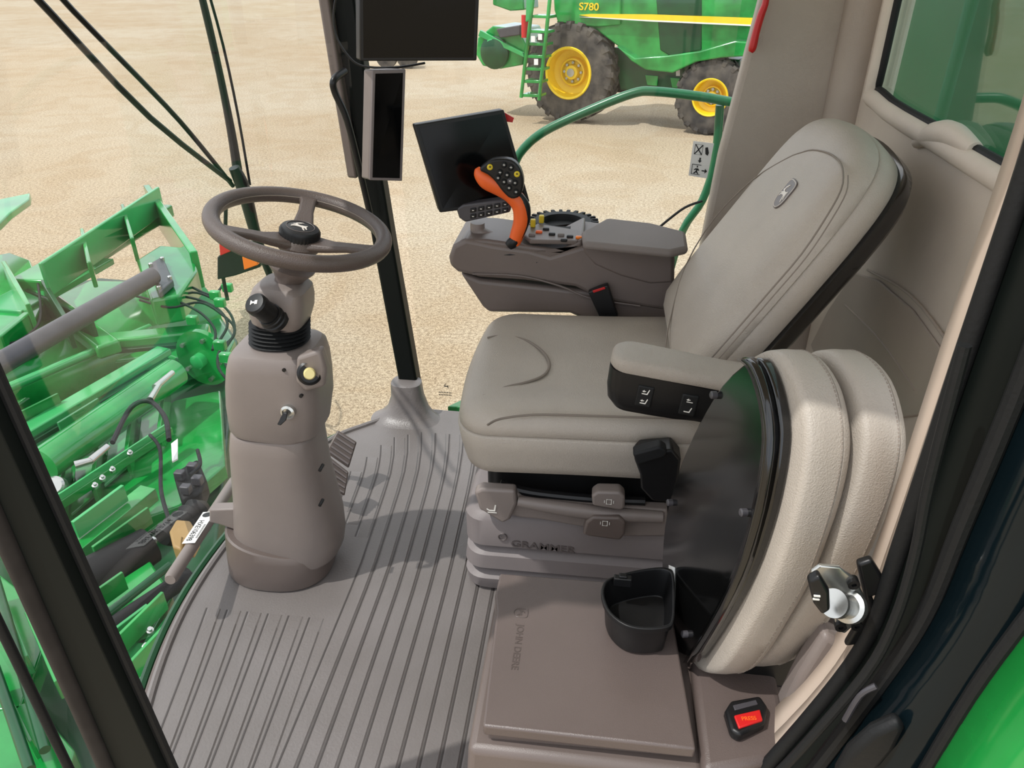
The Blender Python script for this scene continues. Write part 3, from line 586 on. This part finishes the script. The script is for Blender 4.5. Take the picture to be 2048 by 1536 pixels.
b=B(); b.tube([o+Z*.0002+V((z*.011,-x*.0095,0)) for x,z in shr],.0007,6,1,closed=True); b.obj('emblem_border','emboss',T)
deer('emblem',.008,o,(0,-1,0),(1,0,0),'emboss',T,.0005)
# storage bin
T=thing('cup_holder','black open plastic bin clipped beside the storage box','cup holder',U(1270,1290,z=.37))
top=[(1204,1196),(1204,1172),(1218,1156),(1262,1142),(1312,1134),(1338,1136),(1348,1148),(1350,1200),(1348,1240),(1336,1254),(1290,1258),(1250,1250),(1218,1226)]
zt=.475
tp=catmull([U(u,v,z=zt) for u,v in top],3,True); cc=sum(tp,V())/len(tp)
def sc(l,k,dz): return [cc+(p-cc)*k+Z*dz for p in l]
b=B(); b.rings([sc(tp,.80,-.072),sc(tp,.84,-.068),sc(tp,.92,-.014),sc(tp,.95,-.012),sc(tp,1,-.010),sc(tp,1,0),sc(tp,.93,0),sc(tp,.90,-.006),sc(tp,.78,-.054),sc(tp,.5,-.058)]); b.obj('bin','black',T,bevel=.0015,smooth=50)
b=B(); p=U(1245,1165,z=zt); b.box(p+Z*.004,(.03,.012,.018)); b.box(p+Z*.012,(.014,.01,.012)); b.obj('clip','black',T,bevel=.002)
# ================================================================ TRAINER SEAT (folded)
tac=V((-.25,.968,0)).normalized(); tup=V((.10,0.0,.995)).normalized(); tn=tac.cross(tup).normalized()
if tn.x<0: tn=-tn
tup=(tup-tn*tup.dot(tn)).normalized()
P0=V((.238,.8,.742))
T=thing('folding_trainer_seat','folded taupe leather trainer seat with black underside panel','seat',P0-Z*.3)
po=[(1500,712),(1524,716),(1545,765),(1558,830),(1560,880),(1550,960),(1530,1050),(1497,1150),(1452,1240),(1410,1310),(1395,1325),(1365,1314),(1337,1288),(1328,1180),(1330,1080),(1342,1000),(1368,915),(1400,840),(1445,762)]
def loc2(p): d=p-P0; return (d.dot(tac),d.dot(tup))
pol=[loc2(UP(u,v,P0,tn)) for u,v in po]
pc=[(p.x,p.y) for p in catmull([V((a,c,0)) for a,c in pol],3,True)]
def prj(l,h): return [P0+tac*a+tup*c+tn*h for a,c in l]
b=B(); b.prism(prj(pc,0),tn*.015); b.obj('underside_panel','gloss',T,bevel=.003,label='glossy black underside panel')
ed=[(1508,714),(1530,735),(1551,800),(1559,875),(1549,960),(1529,1050),(1496,1150),(1451,1240),(1400,1322)]
b=B(); A1=catmull([UP(u-2,v,P0-tn*.000,tn) for u,v in ed],3); A2=catmull([UP(u-24,v+3,P0-tn*.014,tn) for u,v in ed],3); A3=catmull([UP(u-34,v+4,P0-tn*.000,tn) for u,v in ed],3)
b.surf(A1,A2); b.surf(A2,A3); b.obj('panel_lip','gloss',T,solid=.002,smooth=20)
for u,v in [(1430,790),(1342,1005),(1490,1025),(1372,1268)]:
    b=B(); b.lathe(UP(u,v,P0-tn*.002,tn),-tn,[(.006,-.002),(.006,.006),(.004,.0075)],14); b.obj('screw','greyshaft',T)
b=B(); b.prism([UP(u,v,P0-tn*.0005,tn) for u,v in [(1338,1130),(1350,1135),(1348,1215),(1336,1205)]],-tn*.0006); b.obj('sticker','white',T)
def cushion(name,pts,off,depth):
    Pn=P0+tn*off
    l=[loc2(UP(u,v,Pn,tn)) for u,v in pts]
    g=[(p.x,p.y) for p in catmull([V((a,c,0)) for a,c in l],4,True)]
    pr=[(.012,0),(.003,.003),(0,.008),(-.002,depth*.35),(-.001,depth*.70),(.0025,depth*.72),(.0002,depth*.74),(.003,depth*.84),(.010,depth*.93),(.022,depth*.985),(.04,depth)]
    b=B(); b.pillow(g,pr,Pn,tac,tup,tn,crown=.004); b.obj(name,'leather',T,smooth=60)
    gx=sum(a for a,c in g)/len(g); gy=sum(c for a,c in g)/len(g); N=len(g)
    b=B()
    for i in range(N):
        for f in (0,.5):
            a=g[i][0]*(1-f)+g[(i+1)%N][0]*f; c=g[i][1]*(1-f)+g[(i+1)%N][1]*f
            da,dc=a-gx,c-gy; L=math.hypot(da,dc); kk=1+.0012/L
            p=Pn+tn*depth*.67+tac*(gx+da*kk)+tup*(gy+dc*kk)
            q_=p+tac*(g[(i+1)%N][0]-g[i][0])*.3+tup*(g[(i+1)%N][1]-g[i][1])*.3
            b.cyl(p,q_,.0009,.0009,5)
    b.obj('stitching','stitch',T)
c1=[(1470,735),(1500,705),(1530,692),(1558,702),(1590,750),(1608,820),(1612,890),(1602,970),(1580,1060),(1546,1165),(1504,1250),(1460,1328),(1428,1356),(1385,1340),(1355,1290),(1345,1180),(1345,1080),(1358,1000),(1385,915),(1415,840),(1440,785)]
cushion('seat_cushion',c1,.016,.068)
c2=[(1570,735),(1600,706),(1628,692),(1662,702),(1700,750),(1720,820),(1726,885),(1714,960),(1688,1045),(1650,1140),(1602,1230),(1552,1305),(1512,1338),(1470,1335),(1430,1300),(1415,1180),(1420,1080),(1435,1000),(1460,915),(1505,840),(1540,785)]
cushion('backrest_cushion',c2,.088,.068)
b=B(); b.box(P0+V((.06,.14,-.35)),(.12,.16,.08)); b.obj('hinge_base','black',T,bevel=.01)
# belt buckle
T=thing('seat_belt_buckle','black seat belt buckle with red press button','seat belt buckle',U(1495,1440,z=.37))
q=[(1450,1420),(1462,1400),(1520,1390),(1536,1412),(1530,1445),(1480,1470),(1462,1460)]
b=B(); b.prism([U(u,v,z=.402) for u,v in q],(0,0,-.019)); b.obj('buckle_body','black',T,bevel=.005)
b=B(); b.prism([U(u,v,z=.405) for u,v in [(1468,1430),(1520,1418),(1526,1440),(1478,1456)]],(0,0,-.006)); b.obj('release_button','red',T,bevel=.002)
b=B(); b.prism([U(u,v,z=.404) for u,v in [(1466,1410),(1512,1399),(1516,1408),(1470,1420)]],(0,0,-.006)); b.obj('latch_slot','greyshaft',T,bevel=.001)
text('press_text','PRESS',.009,U(1498,1437,z=.4055),(1,.18,0),(0,1,0),'orange',T,.0002)
# ================================================================ OUTSIDE OF CAB
b=B(); T=thing('windshield_wiper','black double-arm windshield wiper outside the glass','wiper',U(470,365,x=-1.02))
b.tube([U(u,v,x=-1.07) for u,v in [(40,-40),(105,30),(300,235),(460,362)]],.0072,8,3); b.obj('arm','black',T)
b=B(); b.tube([U(u,v,x=-1.07) for u,v in [(95,-40),(145,20),(330,210),(400,290),(466,372)]],.0062,8,3); b.obj('arm','black',T)
b=B(); b.tube([U(u,v,x=-1.07) for u,v in [(395,-40),(415,40),(440,150),(462,260),(475,340)]],[.009,.010,.010,.012,.014],10,3); b.obj('blade_holder','black',T)
b=B(); b.tube([U(u,v,x=-1.065) for u,v in [(410,-40),(446,90),(476,230),(500,370)]],.0040,8,3); b.obj('blade','rubber',T)
b=B(); b.tube([U(468,335,x=-1.05),U(488,380,x=-1.04),U(512,470,x=-1.04),U(545,565,x=-1.03)],[.016,.020,.016,.010],12,4); b.obj('wiper_motor_arm','black',T)
T=thing('marker_light','black lamp bracket with red reflector and amber lens','marker light',U(465,540,y=2.7))
b=B(); b.prism([U(u,v,y=2.7) for u,v in [(434,515),(450,500),(512,480),(522,500),(520,535),(470,552),(434,560)]],(0,.03,0)); b.obj('lamp_body','black',T,bevel=.006)
b=B(); b.prism([U(u,v,y=2.68) for u,v in [(438,488),(480,472),(492,490),(440,512)]],(0,.02,0)); b.obj('red_reflector','red',T,bevel=.003)
b=B(); b.prism([U(u,v,y=2.68) for u,v in [(484,514),(512,506),(516,530),(488,540)]],(0,.02,0)); b.obj('amber_lens','amber',T,bevel=.003)
b=B(); b.tube([U(452,400,y=2.73),U(450,480,y=2.73),U(445,540,y=2.73),U(455,600,y=2.73)],.008,8,4); b.obj('stalk','black',T)
T=thing('platform_handrail','green tubular handrail outside the side window','handrail',U(1370,450,y=2.6))
b=B(); b.tube([U(u,v,y=2.6) for u,v in [(1000,420),(1025,340),(1045,300),(1090,262),(1180,220),(1265,187),(1310,183),(1400,193),(1475,206),(1560,215)]],.015,14,5); b.obj('top_rail','rail',T)
b=B(); b.tube([U(1440,210,y=2.62),U(1430,320,y=2.62),U(1405,400,y=2.62),U(1366,460,y=2.62),U(1335,560,y=2.62)],.014,12,4); b.obj('post','rail',T)
b=B(); b.tube([U(1302,470,y=2.3),U(1330,445,y=2.3),U(1370,415,y=2.3),U(1405,402,y=2.3)],.004,8,4); b.obj('black_wire','black',label='thin black wire outside the side window',category='cable')
T=thing('service_deck','light green painted service deck with small decal','deck',U(910,800,y=2.28))
b=B(); b.prism([(-.50,2.24,-.01),(.6,2.24,-.01),(.6,2.75,-.01),(-.42,2.34,-.01)],(0,0,-.03)); b.obj('deck_plate','greenl',T,bevel=.004)
deer('decal_mark',.011,U(893,772,y=2.212)-V((0,.002,0)),X,Z,'decal',T,.0004)
b=B(); o=U(890,785,y=2.21)
for r in (0,-.010):
    for k in range(8): b.box(o+V((-.020+.0058*k,0,r)),(.0036,.0005,.0045))
b.obj('decal_bars','decal',T)
T=thing('engine_side_panel','green machine bodywork standing behind the rear window','bodywork',(1.4,2.6,-2))
b=B(); b.box((1.35,2.95,-.05),(.55,.5,3.9)); b.obj('dark_panel','rail',T,bevel=.03)
b=B(); b.box((1.66,2.6,-.05),(.30,.35,3.9)); b.obj('green_panel','greenl',T,bevel=.03)
b=B(); b.tube([(1.0,2.5,.75),(1.9,2.1,.75),(3,1.6,.75)],.03,12,1); b.obj('side_rail','rail',T)
# ================================================================ HEADER
T=thing('harvesting_header','bright green harvesting header with pipes, hoses and shafts','harvester header',(-3,3.2,-2))
def Zp(l,z): return [U(u,v,z=z) for u,v in l]
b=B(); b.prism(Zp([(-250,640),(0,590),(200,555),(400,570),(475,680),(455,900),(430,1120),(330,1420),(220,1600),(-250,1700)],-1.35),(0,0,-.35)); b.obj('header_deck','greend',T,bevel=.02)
b=B(); b.prism(Zp([(-120,700),(180,560),(395,565),(470,680),(440,740),(330,710),(150,730),(0,830),(-120,900)],-1.2),(0,0,-.12)); b.obj('rear_sheet','green',T,bevel=.02)
def zbox(name,a,c,z,w,h,m='green',bev=.01,lab=None):
    A=U(*a,z=z); C=U(*c,z=z); d=(C-A); L=d.length; d.normalize(); s_=d.cross(Z)
    b=B(); b.box((A+C)/2,(L,w,h),(d,s_,Z)); return b.obj(name,m,T,bevel=bev,label=lab)
zbox('top_beam',(60,575),(318,420),-.75,.30,.12,'green',.02)
zbox('beam_web',(90,560),(322,400),-.60,.03,.25,'greenl')
zbox('beam_gusset',(250,430),(270,500),-.62,.03,.2,'green')
zbox('beam_gusset',(170,480),(185,550),-.62,.03,.2,'green')
zbox('end_plate',(300,400),(395,540),-.72,.06,.30,'green')
zbox('top_flange',(0,625),(190,520),-.8,.35,.05,'greenl')
zbox('cross_beam',(190,690),(420,668),-1.0,.14,.12,'green',.02)
zbox('cross_beam',(40,560),(220,700),-.95,.16,.1,'green',.02)
zbox('angle_bar',(60,600),(190,660),-.85,.03,.18,'greend')
zbox('angle_bar',(0,690),(60,640),-.7,.05,.12,'green')
zbox('painted_beam_shadow',(205,700),(420,682),-1.02,.10,.03,'greend',.004)  # dark strip painting in the shade beneath the cross beam
zbox('upright_plate',(20,560),(70,650),-.72,.03,.30,'green',.006)
zbox('upright_plate',(95,590),(140,665),-.78,.03,.24,'greend',.006)
b=B(); b.prism(Zp([(-60,430),(0,398),(60,386),(58,398),(20,425),(0,445),(-60,490)],-.5),(0,0,-.06)); b.obj('divider_arm','green',T,bevel=.01)
b=B(); b.prism(Zp([(-60,520),(20,505),(60,520),(90,600),(60,660),(-60,700)],-.8),(0,0,-.2)); b.obj('divider_plate','green',T,bevel=.01)
b=B(); b.cyl(U(-60,762,z=-.55),U(306,552,z=-.55),.062,.060,24); b.obj('drive_tube','greyshaft',T,label='dark grey round drive tube')
b=B(); b.prism(Zp([(272,520),(320,490),(380,495),(395,540),(360,590),(300,600)],-.66),(0,0,-.2)); b.obj('bearing_housing','green',T,bevel=.02)
b=B(); b.prism(Zp([(296,528),(325,512),(346,560),(318,585)],-.60),(0,0,-.05)); b.obj('bearing_plate','greyshaft',T,bevel=.01)
for u,v in [(302,532),(325,520),(340,558),(318,578)]:
    b=B(); b.lathe(U(u,v,z=-.60),Z,[(.016,-.01),(.016,.02),(.012,.024)],8); b.obj('bolt','steel',T)
b=B(); b.cyl(U(-200,860,z=-1.25),U(395,625,z=-1.25),.34,.34,40); b.obj('drum','green',T)
b=B(); b.cyl(U(85,930,z=-.95),U(350,745,z=-.95),.095,.095,28); b.obj('round_pipe','green',T)
b=B(); b.cyl(U(-40,800,z=-.9),U(300,655,z=-1.0),.03,.03,16); b.obj('thin_pipe','greenl',T)
zbox('long_channel',(40,870),(330,700),-1.02,.12,.05,'greenl')
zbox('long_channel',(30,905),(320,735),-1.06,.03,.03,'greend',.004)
b=B(); c=U(412,712,z=-.95); ax_=(U(350,745,z=-.95)-U(85,930,z=-.95)).normalized(); b.lathe(c,ax_,[(.10,-.05),(.20,-.04),(.20,.0),(.1,.02),(.06,.05)],32); b.obj('end_flange','green',T)
b=B(); b.lathe(c,-ax_,[(.05,.03),(.05,.1),(.03,.11)],20); b.obj('flange_hub','greenl',T)
for k in range(5):
    t=2*math.pi*k/5; s1=ax_.cross(Z).normalized(); s2=s1.cross(ax_)
    b=B(); b.lathe(c+(s1*math.cos(t)+s2*math.sin(t))*.15-ax_*.045,-ax_,[(.016,0),(.016,.02)],8); b.obj('bolt','steel',T)
b=B(); b.prism(Zp([(70,960),(200,900),(350,800),(440,780),(450,930),(360,1010),(250,1050),(130,1130)],-1.22),(0,0,-.1)); b.obj('lower_wall','green',T,bevel=.01)
for k in range(4):
    u0=125+66*k; zbox('stiffener_rib',(u0,1048-58*k),(u0+12,930-50*k),-1.13,.022,.14,'green',.004)
for k in range(3):
    b=B(); b.prism(Zp([(142+66*k,1028-58*k),(186+66*k,992-58*k),(192+66*k,905-50*k),(150+66*k,935-50*k)],-1.18),(0,0,-.02)); b.obj('wall_panel','greenl' if k==1 else 'green',T,bevel=.004)
zbox('step_channel',(100,1020),(340,860),-1.06,.05,.05,'green',.004)
zbox('channel_lip',(98,1008),(338,850),-1.02,.012,.04,'greenl',.002)
zbox('lower_beam',(110,1140),(300,985),-1.1,.10,.08,'green',.004)
zbox('lower_angle',(150,1060),(250,985),-1.0,.02,.10,'greenl',.003)
for u,v in [(190,970),(205,955),(225,938),(300,1260),(292,1292),(307,1080),(405,712),(260,905)]:
    b=B(); b.lathe(U(u,v,z=-1.0),V((.3,-.3,1)),[(.015,-.02),(.015,.0),(.009,.002),(.009,.016)],10); b.obj('bolt','steel',T)
b=B(); p=U(112,972,z=-1.0); b.lathe(p,V((.2,-.6,.6)),[(.05,-.03),(.05,.02),(.04,.03),(.02,.03)],24); b.obj('round_cap','steel',T)
b=B(); b.cyl(U(175,1165,z=-1.05),U(300,1090,z=-1.05),.11,.09,24); b.obj('shaft_shield','rubber',T)
b=B(); A=U(325,1075,z=-.95); C=U(415,1010,z=-1.0); d=(C-A)
b.lathe(A,d,[(r,h*d.length/12) for h,r in enumerate([.04,.062,.05,.068,.052,.07,.055,.072,.056,.075,.056,.04])],24); b.obj('shaft_bellows','rubber',T)
b=B(); b.prism(Zp([(338,1062),(352,1038),(380,1040),(392,1062),(380,1085),(366,1078),(362,1098),(345,1092)],-.85),(0,0,-.10)); b.obj('universal_joint','brown',T,bevel=.015,label='ochre universal joint')
b=B(); b.prism(Zp([(345,945),(395,915),(412,955),(400,985),(362,1000)],-1.0),(0,0,-.12)); b.obj('gearbox','rubber',T,bevel=.02)
for u,v in [(360,950),(385,935),(395,960),(372,978)]:
    b=B(); b.box(U(u,v,z=-.97),(.05,.04,.05)); b.obj('gearbox_fitting','greyshaft',T,bevel=.006)
for pts,m in (([(190,1190),(300,1120),(345,1190),(290,1290),(200,1290)],'green'),([(200,1310),(300,1270),(340,1220),(400,1140),(380,1230),(300,1400),(230,1370)],'greenl'),([(-60,1100),(40,1180),(90,1290),(40,1420),(-60,1420)],'green'),([(-60,1440),(60,1400),(150,1500),(120,1600),(-60,1600)],'green'),([(-60,950),(40,1000),(90,1100),(60,1140),(-60,1060)],'green')):
    b=B(); b.prism(Zp(pts,-1.05),(0,0,-.1)); b.obj('lower_sheet',m,T,bevel=.01)
b=B(); b.cyl(U(170,1290,z=-1.0),U(380,1150,z=-1.0),.04,.04,16); b.obj('lower_tube','rubber',T)
for a,c in [((-20,1120),(90,1500)),((-40,1250),(60,1540)),((200,1240),(340,1130))]:
    b=B(); b.cyl(U(*a,z=-.9),U(*c,z=-.9),.018,.018,12); b.obj('lower_rod','greend',T)
for a,c,m in [((200,1330),(330,1200),'green'),((215,1290),(300,1225),'greenl'),((180,1210),(250,1160),'green'),((0,1180),(60,1330),'greenl'),((0,1360),(70,1500),'green'),((230,1380),(360,1240),'green'),((190,1110),(300,1030),'green'),((0,860),(120,800),'green'),((120,860),(200,810),'greenl'),((60,1240),(120,1380),'green')]:
    zbox('sheet_flange',a,c,-.98,.015,.10,m,.003)
hz=[[(272,592),(330,603),(385,585),(430,600),(462,630),(468,670),(440,700),(437,735),(462,768)],[(280,600),(340,615),(400,605),(445,630),(470,660),(450,700),(452,730),(468,752)],[(385,575),(425,590),(447,565),(440,545)],[(225,885),(262,815),(300,803),(330,835),(338,880)],[(0,690),(40,680),(80,640),(75,560)],[(350,600),(400,625),(430,660),(425,700)],[(340,590),(392,598),(436,618),(455,648),(440,680)],[(300,870),(320,900),(322,980),(338,1040)],[(395,900),(400,930),(380,950)]]
for i,l in enumerate(hz):
    b=B(); b.tube(Zp(l,-.72),.009 if i!=3 else .013,8,5); b.obj('hydraulic_hose','rubber',T)
for a,c in [((150,930),(185,920)),((180,922),(215,893)),((310,775),(345,745)),((300,800),(318,770))]:
    b=B(); b.cyl(U(*a,z=-.72),U(*c,z=-.72),.020,.016,12); b.obj('hose_fitting','steel',T)
for u,v in [(430,590),(455,575),(440,605),(385,640),(440,690),(452,715)]:
    b=B(); b.box(U(u,v,z=-.6),(.07,.04,.06)); b.obj('valve_block','green',T,bevel=.008)
b=B(); b.prism(Zp([(343,890),(356,880),(356,920),(345,926)],-1.05),(0,0,.01)); b.obj('decal','white',T)
# ================================================================ BACKGROUND COMBINE
W1=U(1130,240,z=-2); W2=U(1420,267,z=-2)
cd_=(W2-W1); cd_.normalize(); cn=V((cd_.y,-cd_.x,0)).normalized()
if cn.y>0: cn=-cn
back=-cn
T=thing('combine_harvester','green combine harvester with yellow wheels parked on gravel','combine harvester',W1)
def C(l,off=0): return [UP(u,v,W1+cn*off,cn) for u,v in l]
def plate(name,l,off,dep,m,bev=.03,lab=None): 
    b=B(); b.prism(C(l,off),back*dep); return b.obj(name,m,T,bevel=bev,label=lab)
def tire(c,Rr,w,rim,name,lugs):
    b=B(); b.lathe(c,cn,[(rim*.98,-w*.5),(rim+.05,-w*.5),(Rr*.86,-w*.52),(Rr*.95,-w*.46),(Rr*.965,0),(Rr*.95,w*.46),(Rr*.86,w*.52),(rim+.05,w*.5),(rim,w*.5),(rim*.98,w*.46),],56,cap=False)
    for k in range(lugs):
        for s_ in (-1,1):
            t=2*math.pi*(k+(.5 if s_>0 else 0))/lugs; t2=t+.16
            e1=V((0,0,1)); e2=cn.cross(e1)
            def P(tt,rr,hh): return c+(e1*math.cos(tt)+e2*math.sin(tt))*rr+cn*hh
            th=2*math.pi/lugs*.20
            b.rings([[P(t-th,Rr*.93,0),P(t+th,Rr*.93,0),P(t+th,Rr,0),P(t-th,Rr,0)],[P(t2-th,Rr*.93,s_*w*.47),P(t2+th,Rr*.93,s_*w*.47),P(t2+th,Rr,s_*w*.47),P(t2-th,Rr,s_*w*.47)],[P(t2-th,Rr*.84,s_*w*.53),P(t2+th,Rr*.84,s_*w*.53),P(t2+th,Rr*.94,s_*w*.54),P(t2-th,Rr*.94,s_*w*.54)]])
    t_=b.obj(name,'tire',T,smooth=30)
    b=B(); b.lathe(c,cn,[(rim*.9,-w*.3),(rim,w*.5),(rim*.97,w*.54),(rim*.90,w*.52),(rim*.84,-w*.02),(rim*.56,-w*.10),(rim*.52,w*.08),(rim*.46,w*.10),(rim*.42,-w*.05),(rim*.30,-w*.05),(rim*.26,w*.20),(rim*.1,w*.22)],40); r_=b.obj('rim','yellow',t_,label='yellow wheel rim')
    b=B()
    for k in range(8):
        t=2*math.pi*k/8; b.lathe(c+(Z*math.cos(t)+cn.cross(Z)*math.sin(t))*rim*.36-cn*w*.05,cn,[(.03,0),(.03,.07)],8)
    b.lathe(c+cn*w*.22,cn,[(rim*.16,0),(rim*.16,.03)],16)
    b.obj('lug_nuts','steel',t_)
wc1=UP(1146,150,W1,cn); tire(V((wc1.x,wc1.y,-2+1.05)),1.05,.60,.55,'front_wheel',24)
wc2=UP(1424,200,W1,cn); tire(V((wc2.x,wc2.y,-2+.76)),.76,.48,.38,'rear_wheel',20)
plate('lower_chassis',[(1225,95),(1400,110),(1390,150),(1372,185),(1240,180)],-.15,1.2,'greend')
plate('side_body',[(1118,-160),(1125,20),(1112,45),(1150,52),(1195,62),(1232,90),(1268,116),(1330,124),(1400,118),(1470,92),(1520,88),(1800,100),(1800,-160)],.12,1.6,'green')
plate('rear_fender',[(1232,92),(1270,116),(1330,112),(1400,102),(1470,82),(1500,84),(1500,112),(1440,116),(1392,124),(1345,146),(1290,140),(1262,122)],.30,.3,'green')
plate('dark_panel',[(1300,-160),(1403,-160),(1403,100),(1340,112),(1320,100)],.14,.05,'greend',.02)
plate('front_upper_body',[(1100,-160),(1245,-160),(1240,50),(1190,55),(1115,45),(1108,20)],.20,.3,'green')
b=B(); b.prism(C([(1158,30),(1180,28),(1300,29),(1560,38),(1560,52),(1300,40),(1180,34)],.24),back*.06); b.obj('yellow_stripe','yellow',T)
b=B(); b.prism(C([(1158,34),(1180,34),(1300,40),(1560,52),(1560,55),(1300,43)],.245),back*.05); b.obj('white_stripe','white',T)
o=C([(1178,14)],.215)[0]; text('model_text','S780',.20,o,cd_,Z,'yellow',T,.01,1.15)
plate('rear_axle_box',[(1365,115),(1400,112),(1480,120),(1480,150),(1380,160)],-.3,.8,'greend')
plate('underbody',[(1225,150),(1385,150),(1385,190),(1230,185)],-.5,1.0,'black')
for u,v in [(1290,150),(1340,155)]:
    plate('chassis_bracket',[(u,v),(u+26,v+2),(u+24,v+22),(u+4,v+20)],-.1,.1,'green',.01)
for uu in ((1068,40,1042,195),(1106,0,1078,200)):
    A,C2=C([(uu[0],uu[1]-60)],.9)[0],C([(uu[2],uu[3])],.9)[0]; b=B(); b.tube([A,C2],.04,8,1); b.obj('ladder_rail','green',T)
for v in (30,60,85,110,135,160,188):
    k=(v+20)/215; u0=1071-28*k; l=[(u0,v),(u0+36,v+1),(u0+36,v+7),(u0,v+6)]
    b=B(); b.prism(C(l,.9),back*.35); b.obj('ladder_step','green',T,bevel=.01)
plate('handrail_panel',[(1058,-160),(1070,-160),(1062,40),(1050,45)],.9,.06,'greenl')
plate('feeder_house',[(955,75),(985,52),(1035,58),(1052,90),(1045,130),(1000,138),(965,132),(952,110)],.3,1.2,'green')
b=B(); b.lathe(C([(990,105)],.34)[0],cn,[(.35,-.05),(.35,.05),(.25,.1),(.1,.12)],28); b.obj('drive_pulley','greend',T)
b=B(); b.lathe(C([(985,88)],.34)[0],cn,[(.16,-.05),(.16,.05),(.1,.09)],20); b.obj('pulley','greenl',T)
plate('feeder_arm',[(960,60),(1045,105),(1048,115),(956,72)],.42,.08,'greenl',.01)
plate('front_guard',[(985,-30),(1045,-20),(1048,20),(1020,22),(985,10)],.1,.8,'green')
b=B(); b.cyl(C([(1050,30)],.6)[0],C([(1050,75)],.6)[0],.08,.08,16); b.obj('fire_extinguisher','red',T)
plate('hoses_block',[(992,58),(1040,50),(1040,70),(1000,76)],.5,.2,'greyshaft',.02)
for u,v in [(1062,72),(1076,68),(1068,118),(1352,140)]:
    plate('warning_decal',[(u,v),(u+8,v),(u+8,v+12),(u,v+12)],.93 if u<1200 else -.13,.01,'white',0)
T=thing('parked_implement','green farm implement parked far away on gravel','farm implement',U(800,118,z=-2))
A=U(800,134,z=-2)
b=B(); b.box(A+V((0,0,.45)),(1.0,.5,.5)); b.obj('implement_body','greend',T,bevel=.05)
for dx in (-.35,.35):
    b=B(); b.lathe(A+V((dx,-.3,.35)),Y,[(.2,-.1),(.35,-.1),(.35,.1),(.2,.1)],24); b.obj('wheel','tire',T)
# ================================================================ LIGHT
w=bpy.data.worlds.new("world"); bpy.context.scene.world=w; w.use_nodes=True; nt=w.node_tree; bg=nt.nodes["Background"]
tc=nt.nodes.new("ShaderNodeTexCoord"); nz=nt.nodes.new("ShaderNodeTexNoise"); nz.inputs["Scale"].default_value=2.2; nz.inputs["Detail"].default_value=5
rp=nt.nodes.new("ShaderNodeValToRGB"); rp.color_ramp.elements[0].position=.4; rp.color_ramp.elements[1].position=.62
rp.color_ramp.elements[0].color=(.72,.80,.92,1); rp.color_ramp.elements[1].color=(1,1,1,1)
nt.links.new(tc.outputs["Generated"],nz.inputs["Vector"]); nt.links.new(nz.outputs["Fac"],rp.inputs["Fac"]); nt.links.new(rp.outputs["Color"],bg.inputs["Color"])
bg.inputs["Strength"].default_value=1.66
sd=bpy.data.lights.new("sun",'SUN'); sd.energy=3.1; sd.angle=math.radians(.8); sd.color=(1,.98,.94)
so=bpy.data.objects.new("sun",sd); bpy.context.scene.collection.objects.link(so); so.location=(-4,-3,6)
so.rotation_euler=V((-.50,-.25,1.0)).to_track_quat('Z','Y').to_euler()
vs=bpy.context.scene.view_settings; vs.view_transform='Standard'; vs.look='None'; vs.exposure=0
